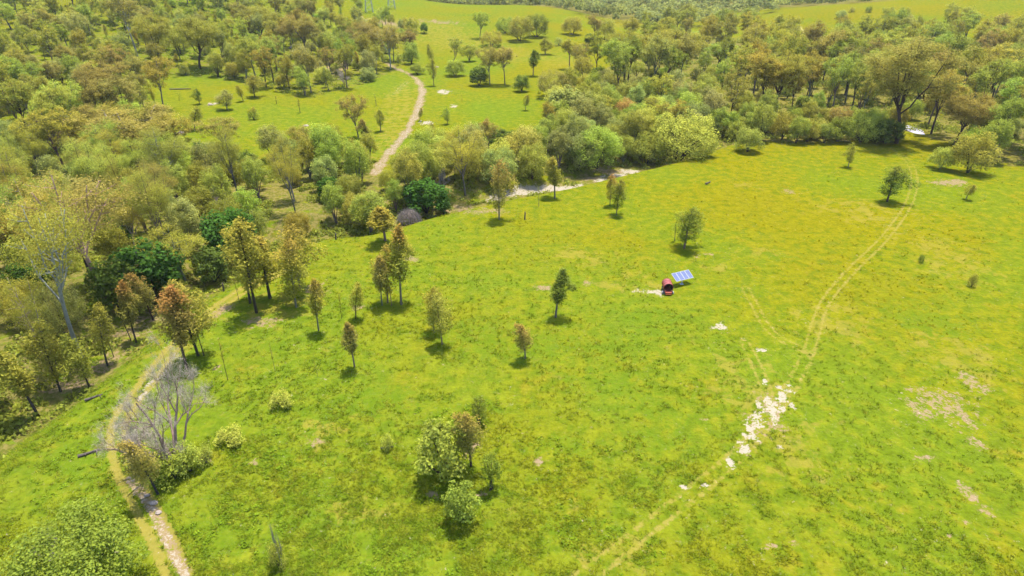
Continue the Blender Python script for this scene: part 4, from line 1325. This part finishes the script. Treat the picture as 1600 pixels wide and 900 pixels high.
def build_undergrowth():
    rng = np.random.default_rng(6)
    X, Y = [], []
    for poly, n in ((R_LEFT, 16000), (R_BELT, 10000), (R_RIGHT, 14000), (R_HILL, 9000)):
        x, y = scatter_px(poly, n, rng)
        keep = lattice_noise(x, y, 7, 9) > .45
        X.append(x[keep][:3600])
        Y.append(y[keep][:3600])
    t = rng.random(900)
    # along the bank of the creek
    L = np.array(CREEK)
    i = rng.integers(0, len(L) - 1, 900)
    q = L[i] + (L[i + 1] - L[i]) * t[:, None] + rng.normal(size=(900, 2)) * 3.0
    keep = q[:, 1] < 330
    X.append(q[keep, 0])
    Y.append(q[keep, 1])
    x, y = np.concatenate(X), np.concatenate(Y)
    bare = blob_field(x, y, SAND + PINK, 1.4) < .15
    bare &= seg_dist(x, y, ROAD) > 3.2
    x, y = x[bare], y[bare]
    z = height(x, y)
    Cs, Ns, R1, R3 = [], [], [], []
    for i in range(len(x)):
        r = rng.uniform(.5, 1.5) * (1.0 if y[i] < 210 else 1.55)
        n = int(14 + 12 * r)
        d = rng.normal(size=(n, 3))
        d /= np.linalg.norm(d, axis=1, keepdims=True)
        d[:, 2] = np.abs(d[:, 2])
        Cs.append(d * (r * rng.uniform(.6, 1.0, n))[:, None] * np.array([1, 1, .9]) + np.array([x[i], y[i], z[i]]))
        Ns.append(d + rng.normal(size=(n, 3)) * .6)
        R1.append(np.clip(rng.random(n) * .6 + rng.random() * .4, 0, 1))
        R3.append(np.clip(np.full(n, rng.random()), 0, 1))
    C, N_ = np.concatenate(Cs), np.concatenate(Ns)
    sz = rng.uniform(.18, .42, len(C))
    V, Fq = leaf_quads(C, N_, sz, sz * .6, rng)
    A = np.repeat(np.stack([np.concatenate(R1), np.zeros(len(C)), np.concatenate(R3)], 1), 4, 0)
    o = link('undergrowth', mesh_from('undergrowth', V, [Fq], M_LEAF, {'leaf': A}))
    o.color = (.17, .195, .030, 0)
    tag(o, 'low undergrowth on the floor of the woods and along the creek', 'undergrowth', None, 'stuff')


def build_grass():
    rng = np.random.default_rng(8)
    N = 95000
    d = 1 / rng.uniform(1 / 230.0, 1 / 34.0, N)
    s = rng.uniform(-.93, .93, N)
    x, y = s * (d * CP + 25.8), d
    mk = masks(x, y)
    bare = np.maximum.reduce([mk['track'], mk['sand'], mk['pink'], mk['road'], mk['rocky'], mk['litter'] * .8])
    clump = lattice_noise(x, y, 2.2, 21) * .6 + lattice_noise(x, y, 8, 22) * .4
    keep = (bare < .45) & (rng.random(N) < (sstep(.25, .75, clump) * .95 + .05) * (1 - .55 * sstep(-5, 45, x)) * (1 - .5 * sstep(90, 190, y)))
    x, y, clump = x[keep], y[keep], clump[keep]
    n = len(x)
    z = height(x, y)
    m = 6
    far = 1 + y / 130.0
    hgt = rng.uniform(.07, .20, n) * (0.7 + .8 * clump) * np.minimum(far, 1.5)
    az = rng.random((n, m)) * 6.283
    spread = rng.uniform(.25, 1.0, (n, m))
    L = hgt[:, None] * rng.uniform(.7, 1.3, (n, m))
    base = np.stack([x[:, None] + rng.normal(size=(n, m)) * .12, y[:, None] + rng.normal(size=(n, m)) * .12, np.repeat(z[:, None] - .02, m, 1)], 2)
    w = (.035 * far)[:, None] * rng.uniform(.7, 1.3, (n, m))
    pa = az + 1.57
    side = np.stack([np.cos(pa) * w, np.sin(pa) * w, np.zeros((n, m))], 2)
    tip = base + np.stack([np.cos(az) * L * spread * 2.0, np.sin(az) * L * spread * 2.0, L], 2)
    V = np.stack([base - side, base + side, tip], 2).reshape(-1, 3)
    A = np.stack([np.repeat(rng.random((n, 1)) * .5, m, 1) + rng.random((n, m)) * .5, np.zeros((n, m)), np.repeat(rng.random((n, 1)), m, 1)], 2)
    A = np.repeat(A.reshape(-1, 3), 3, 0)
    o = link('grass_tufts', mesh_from('grass_tufts', V, [np.arange(len(V)).reshape(-1, 3)], M_TUFT, {'leaf': A}))
    tag(o, 'tufts of grass covering the paddock', 'grass', None, 'stuff')


def build_weeds():
    rng = np.random.default_rng(9)
    N = 26000
    d = 1 / rng.uniform(1 / 170.0, 1 / 36.0, N)
    s = rng.uniform(-.93, .93, N)
    x, y = s * (d * CP + 25.8), d
    mk = masks(x, y)
    bare = np.maximum.reduce([mk['track'], mk['sand'], mk['pink'], mk['road'], mk['rocky'], mk['litter'] * .8])
    left = 1 - sstep(-30, 40, x - .2 * (y - 60))
    pr = np.clip(mk['dark'] * .65 + .10 * left + .02, 0, 1) * sstep(.45, .7, lattice_noise(x, y, 3.0, 31) * .5 + lattice_noise(x, y, 11, 32) * .5)
    keep = (bare < .4) & (rng.random(N) < pr)
    x, y = x[keep], y[keep]
    n = len(x)
    z = height(x, y)
    m = 16
    r = rng.uniform(.16, .55, n)
    dd = rng.normal(size=(n, m, 3))
    dd /= np.linalg.norm(dd, axis=2, keepdims=True)
    dd[:, :, 2] = np.abs(dd[:, :, 2])
    C = dd * (r[:, None, None] * rng.uniform(.5, 1, (n, m, 1))) * np.array([1, 1, .75]) + np.stack([x, y, z], 1)[:, None, :]
    C = C.reshape(-1, 3)
    Nn = (dd + rng.normal(size=(n, m, 3)) * .5 + np.array([0, 0, 1.1])).reshape(-1, 3)
    sz = np.repeat(.05 + .16 * r, m) * rng.uniform(.7, 1.3, n * m)
    V, Fq = leaf_quads(C, Nn, sz, sz * .6, rng)
    A = np.stack([np.repeat(rng.random((n, 1)) * .6, m, 1) + rng.random((n, m)) * .5, np.zeros((n, m)), np.repeat(rng.random((n, 1)), m, 1)], 2)
    A = np.repeat(A.reshape(-1, 3), 4, 0)
    o = link('weed_clumps', mesh_from('weed_clumps', V, [Fq], M_WEED, {'leaf': A}))
    tag(o, 'leafy weeds growing in patches through the grass', 'weeds', None, 'stuff')
    print('weeds', n)


build_far_wood()
build_undergrowth()
build_grass()
build_weeds()


# ------------------------------------------------------------------ red barrel-topped cart
def rotz(a):
    return np.array([[math.cos(a), -math.sin(a), 0], [math.sin(a), math.cos(a), 0], [0, 0, 1]])


def empty(name, P, rz=0.0):
    e = bpy.data.objects.new(name, None)
    COL.objects.link(e)
    e.location = P
    e.rotation_euler = (0, 0, rz)
    e.empty_display_size = .5
    return e


def arch(r, y0, y1, z0, zs, n=20, lo=-.35, hi=None):
    a = np.linspace(-lo * -1 if False else lo, math.pi - lo, n)
    pts = np.stack([np.cos(a) * r, np.sin(a) * r * zs + z0], 1)
    return pts


def build_cart():
    P = ground_at(1043.5, 460)
    e = empty('covered_cart', P, math.radians(-3))
    e.scale = (.92, .92, .92)
    tag(e, 'small red barrel-topped cart with a dark open front beside the solar panels', 'cart')
    # canopy: a barrel shell open at the front, ribs proud of it
    b = Buf()
    L0, L1, zc = .15, 2.5, 1.38
    a = np.linspace(-.75, math.pi + .75, 25)
    for (r, flip) in ((.95, False), (.90, True)):
        V = np.concatenate([np.stack([np.cos(a) * r, np.full(25, yy), np.sin(a) * r + zc], 1) for yy in (L0, L1)])
        b.add(V, [(i, i + 1, 26 + i, 25 + i) if not flip else (i + 1, i, 25 + i, 26 + i) for i in range(24)])
    n0 = np.concatenate([np.stack([np.cos(a) * r, np.full(25, L0), np.sin(a) * r + zc], 1) for r in (.95, .90)])
    b.add(n0, [(i, i + 1, 26 + i, 25 + i) for i in range(24)])
    cn = link('canopy', b.mesh('canopy', M_RED, True), e)
    for yy in (.18, .95, 1.7, 2.46):
        rb = Buf()
        rb.tube(np.stack([np.cos(a) * .965, np.full(25, yy), np.sin(a) * .965 + zc], 1), .035, 6)
        link('rib', rb.mesh('rib', M_RED, True), cn)
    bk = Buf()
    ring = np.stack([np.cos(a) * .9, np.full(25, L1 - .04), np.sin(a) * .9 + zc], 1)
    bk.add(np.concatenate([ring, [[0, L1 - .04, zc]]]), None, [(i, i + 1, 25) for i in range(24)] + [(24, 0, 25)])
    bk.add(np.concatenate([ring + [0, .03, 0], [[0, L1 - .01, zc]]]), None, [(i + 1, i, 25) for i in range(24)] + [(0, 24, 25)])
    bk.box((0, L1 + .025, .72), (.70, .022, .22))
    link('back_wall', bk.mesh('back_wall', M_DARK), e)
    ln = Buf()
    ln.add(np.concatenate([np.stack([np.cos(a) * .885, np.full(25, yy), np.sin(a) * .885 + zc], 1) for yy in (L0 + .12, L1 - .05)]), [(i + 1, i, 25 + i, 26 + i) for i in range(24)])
    link('mouth_shade', ln.mesh('mouth_shade', M_DARK, True), e)  # inner shell whose dark colour paints the shade of the open mouth
    dk = Buf()
    dk.box((0, 1.0, .62), (.66, 1.5, .06))
    link('deck', dk.mesh('deck', M_RED), e)
    fb = Buf()
    fb.box((0, -.55, .50), (.64, .05, .20))
    fb.box((0, -.60, .31), (.58, .12, .03))
    link('front_board', fb.mesh('front_board', M_ORANGE), e)
    for sx in (-1, 1):
        sb = Buf()
        sb.box((sx * .68, -.18, .80), (.03, .36, .14))
        link('side_board', sb.mesh('side_board', M_RED), e)
    for sx in (-1, 1):
        for yy in (.35, 2.0):
            w = Buf()
            t = np.linspace(0, 2 * math.pi, 21)
            w.tube(np.stack([np.full(21, sx * .86), np.cos(t) * .36 + yy, np.sin(t) * .36 + .42], 1), .06, 6, False)
            wo_ = link('wheel', w.mesh('wheel', M_TYRE, True), e)
            rm = Buf()
            for k in range(8):
                q = k * math.pi / 4
                rm.tube([(sx * .86, yy, .42), (sx * .86, yy + math.cos(q) * .33, .42 + math.sin(q) * .33)], .03, 4)
            rm.tube([(sx * .78, yy, .42), (sx * .95, yy, .42)], .08, 8)
            link('spokes', rm.mesh('spokes', M_PALE), wo_)
    ax = Buf()
    for yy in (.35, 2.0):
        ax.tube([(-.84, yy, .42), (.84, yy, .42)], .045, 6)
        ax.box((0, yy, .51), (.5, .06, .06))
    link('axles', ax.mesh('axles', M_TYRE), e)
    # a pale box on each side, at the cart's flanks
    for sx in (-1, 1):
        st = Buf()
        st.box((sx * 1.06, .25, .48), (.10, .26, .04))
        st.box((sx * 1.06, .25, .26), (.14, .30, .04))
        link('step', st.mesh('step', M_PALE), e)


def build_solar():
    P = ground_at(1065, 444)
    e = empty('solar_array', P, math.radians(25))
    tag(e, 'tilted solar array of four blue panels on one post behind the red cart', 'solar panels')
    tilt = math.radians(27)
    R = np.array([[1, 0, 0], [0, math.cos(tilt), -math.sin(tilt)], [0, math.sin(tilt), math.cos(tilt)]])
    c = np.array([.05, .15, 1.75])
    b = Buf()
    b.tube([(0, 0, -.3), (0, .1, 1.62)], .09, 10)
    b.box((0, 0, .03), (.3, .3, .03))
    link('post', b.mesh('post', M_STEEL, True), e)
    b = Buf()
    for yy in (-.55, .55):
        b.box(R @ np.array([0, yy, -.075]) + c, (2.02, .03, .03), R)
    for xx in (-1.1, 1.1):
        b.box(R @ np.array([xx, 0, -.135]) + c, (.03, .75, .028), R)
    b.tube([(0, .1, 1.1), R @ np.array([0, -.55, -.11]) + c], .03, 6)
    b.tube([(0, .1, 1.1), R @ np.array([0, .55, -.11]) + c], .03, 6)
    link('mounting_rail', b.mesh('mounting_rail', M_STEEL), e)
    h, hw = .98, .49
    fr, ce = Buf(), Buf()
    for sx in (-1, 1):
        fr.box((sx * (hw - .035), 0, 0), (.035, h, .022))
    for sy in (-1, 1):
        fr.box((0, sy * (h - .035), 0), (hw - .07, .035, .022))
    ce.box((0, 0, .002), (hw - .07, h - .07, .014))
    fm, cm = fr.mesh('panel_frame', M_FRAME), ce.mesh('panel_glass', M_CELL)
    for i in range(4):
        x = (i - 1.5) * 1.03
        p = bpy.data.objects.new('panel', fm)
        COL.objects.link(p)
        p.parent = e
        p.location = R @ np.array([x, 0, 0]) + c
        p.rotation_euler = (tilt, 0, 0)
        g = link('glass', cm, p)


build_cart()
build_solar()


# ------------------------------------------------------------------ water pool, brush heap, logs, stumps, rocks
def build_pool():
    P = (POOL[0], POOL[1], hz(*POOL))
    pts = []
    rng = random.Random(3)
    for i in range(28):
        a = i / 28 * 6.283
        r = 1 + .18 * math.sin(3 * a + 1) + rng.uniform(-.06, .06)
        pts.append((math.cos(a) * 3.0 * r, math.sin(a) * 8.6 * r, 0))
    zz = P[2] + .38
    V = [(0, 0, 0)] + pts + [(p[0] * 1.04, p[1] * 1.04, -2.5) for p in pts]
    f3 = [(0, 1 + i, 1 + (i + 1) % 28) for i in range(28)]
    f4 = [(1 + i, 29 + i, 29 + (i + 1) % 28, 1 + (i + 1) % 28) for i in range(28)]
    me = mesh_from('creek_water', V, [np.array(f4), np.array(f3)], M_WATER)
    o = link('creek_water', me, None, (P[0], P[1], zz))
    tag(o, 'pale water glinting between the trees at right', None, None, 'structure')


def build_heap():
    P = ground_at(640, 348)
    e = empty('brush_heap', P)
    tag(e, 'dome-shaped heap of dead grey branches at the creek edge', 'brush heap')
    rng = np.random.default_rng(12)
    c = project(*P)[2] / F
    W, H = 19 * c, 25 * c / .95 * .85
    b = Buf()
    for i in range(60):
        az = rng.random() * 6.283
        s = np.array([math.cos(az) * W * rng.uniform(.6, 1.0), math.sin(az) * W * .8, 0])
        t = np.array([s[0] * .1 + rng.normal() * .4, s[1] * .1, H * rng.uniform(.7, 1.0)])
        b.tube(bez(s, np.array([s[0] * .85, s[1] * .85, H * .75]), t, 5), np.linspace(.06, .02, 5), 4, False)
    br = link('branches', b.mesh('branches', M_BARK), e)
    br.color = (*BARKS['dead'], 1)
    n = 2600
    d = rng.normal(size=(n, 3))
    d /= np.linalg.norm(d, axis=1, keepdims=True)
    d[:, 2] = np.abs(d[:, 2])
    st = d * np.array([W, W * .8, H]) * rng.uniform(.7, 1, (n, 1))
    dr = rng.normal(size=(n, 3)) * .6 + d * .3 + np.array([0, 0, .3])
    dr /= np.linalg.norm(dr, axis=1, keepdims=True)
    sd = np.cross(dr, rng.normal(size=(n, 3)))
    sd /= np.linalg.norm(sd, axis=1, keepdims=True)
    V = np.stack([st - sd * .025, st + sd * .025, st + dr * rng.uniform(.5, 1.2, (n, 1))], 1).reshape(-1, 3)
    tw = link('twigs', mesh_from('twigs_heap', V, [np.arange(3 * n).reshape(n, 3)], M_BARK), e)
    tw.color = (.17, .145, .13, 1)


def build_log(u, v, length, r, rz, label, up=0.0):
    P = ground_at(u, v)
    rng = np.random.default_rng(int(u))
    b = Buf()
    n = 7
    t = np.linspace(-.5, .5, n)
    pts = np.stack([t * length, np.sin(t * 4) * .12 * length * .3, np.full(n, r * .75) + up * (t + .5)], 1)
    b.tube(pts, r * (1.0 - .5 * (t + .5)) * rng.uniform(.85, 1.1, n), 8)
    for k in (2, 4, 5):
        b.tube([pts[k], pts[k] + np.array([.15, rng.normal() * .5, .35])], [r * .4, r * .15], 5)
    o = link('log', b.mesh('log', M_LOG, True), None, (P[0], P[1], P[2]))
    o.rotation_euler = (0, 0, rz)
    tag(o, label, 'log')


def build_stump(u, v, vt, label):
    P = ground_at(u, v)
    h = max(top_height(P, vt), .4)
    b = Buf()
    r = .16
    b.tube([(0, 0, -.2), (.02, 0, h * .4), (.06, .02, h * .8), (.05, .05, h)], [r * 1.3, r, r * .85, r * .6], 8)
    b.tube([(.03, 0, h * .55), (.3, .05, h * .8)], [r * .45, r * .2], 5)
    o = link('stump', b.mesh('stump', M_LOG, True), None, P)
    tag(o, label, 'stump')


def build_rock(u, v, r, label, group=None):
    P = ground_at(u, v)
    rng = np.random.default_rng(int(u * 3 + v))
    ring, V, F4 = 9, [], []
    lv = [(.0, 1.0), (.35, 1.02), (.7, .78), (.95, .4)]
    for (zz, rr) in lv:
        for k in range(ring):
            a = k / ring * 6.283
            q = r * rr * rng.uniform(.8, 1.15)
            V.append((math.cos(a) * q * 1.3, math.sin(a) * q, zz * r * .75 * rng.uniform(.85, 1.1) - .1))
    for i in range(3):
        for k in range(ring):
            F4.append((i * ring + k, i * ring + (k + 1) % ring, (i + 1) * ring + (k + 1) % ring, (i + 1) * ring + k))
    V.append((0, 0, r * .78 - .1))
    F3 = [(3 * ring + k, 3 * ring + (k + 1) % ring, 4 * ring) for k in range(ring)]
    o = link('rock', mesh_from('rock', V, [np.array(F4), np.array(F3)], M_ROCK), None, P)
    tag(o, label, 'rock', group)


build_pool()
build_heap()
build_log(140, 709, 2.4, .22, .5, 'dark charred log lying in the grass at the far left')
build_log(147, 622, 2.2, .20, .6, 'dark log lying just below the pink soil at left')
build_log(1106, 288, 1.4, .30, .2, 'small dark log alone in the upper paddock', .4)
build_log(282, 140, 9.0, .35, .05, 'long fallen trunk lying on the left hillside')
build_log(605, 700, 1.6, .14, .1, 'short dark stick lying below the small pale bush')
build_stump(525, 374, 364, 'thin dark stump in the grass by the creek edge at left')
build_stump(820, 343, 331, 'thin dark stump left of the young sapling near the sand bank')
build_stump(350, 455, 442, 'short dark stump at the shaded edge left of the golden trio')
for (u, v, r, lb) in ((462, 76, 3.2, 'large pale pink boulder among the trees of the left hillside'), (329, 164, .9, 'white stone at the left of the hillside meadow'), (284, 207, 1.0, 'white stone below the spindly meadow tree'),
                      (478, 197, .9, 'white stone above the brown round tree below the meadow'), (683, 105, .8, 'pale stone right of the dirt road end'),
                      (240, 785, .34, 'larger pale stone on the rocky left track'), (247, 800, .28, 'smaller pale stone on the rocky left track'), (230, 773, .26, 'pale stone at the top of the rocky left track')):
    build_rock(u, v, r, lb)


# ------------------------------------------------------------------ power line at the crest of the knoll
def build_tower(u, v, H, label):
    P = ground_at(u, v)
    e = empty('transmission_tower', P, .3)
    tag(e, label, 'power pylon')
    b = Buf()
    w0, w1 = 3.0, .7
    for sx in (-1, 1):
        for sy in (-1, 1):
            lg = Buf()
            lg.tube([(sx * w0, sy * w0, -.5), (sx * w1, sy * w1, H * .72), (sx * w1 * .5, sy * w1 * .5, H)], .16, 4)
            link('leg', lg.mesh('leg', M_STEEL), e)
    for i in range(9):
        z0, z1 = H * .9 * i / 9, H * .9 * (i + 1) / 9
        k0, k1 = [max(w1 * .6, w0 + (w1 - w0) * z / (H * .72)) for z in (z0, z1)]
        for (ax, ay, bx, by) in ((-1, -1, 1, -1), (1, -1, 1, 1), (1, 1, -1, 1), (-1, 1, -1, -1)):
            b.tube([(ax * k0, ay * k0, z0), (bx * k1, by * k1, z1)], .07, 3, False)
            b.tube([(bx * k0, by * k0, z0), (ax * k1, ay * k1, z1)], .07, 3, False)
    link('lattice', b.mesh('lattice', M_STEEL), e)
    for z in (.70, .82, .94):
        ca = Buf()
        for s in (-1, 1):
            ca.tube([(0, 0, H * z + .5), (s * 4.5, 0, H * z)], .12, 4)
            ca.tube([(0, 0, H * z - .6), (s * 4.5, 0, H * z)], .09, 4)
        link('cross_arm', ca.mesh('cross_arm', M_STEEL), e)
    return P


T1 = build_tower(577, 19, 34, 'bluish steel pylon on the knoll crest at the top of the picture, left one')
T2 = build_tower(612, 13.5, 34, 'bluish steel pylon behind the knoll crest, right one')


# ------------------------------------------------------------------ thin summer haze over the whole country
hb = Buf()
hb.box((0, 1450, 105), (7200, 2100, 130))
mh, nth, outh = new_mat('haze')
pv = nth.nodes.new('ShaderNodeVolumePrincipled')
pv.inputs['Color'].default_value = (.92, .95, 1.0, 1)
pv.inputs['Density'].default_value = 0.000036
nth.links.new(pv.outputs[0], outh.inputs['Volume'])
tag(link('haze', hb.mesh('haze', mh)), 'thin haze in the air over the far country', None, None, 'stuff')
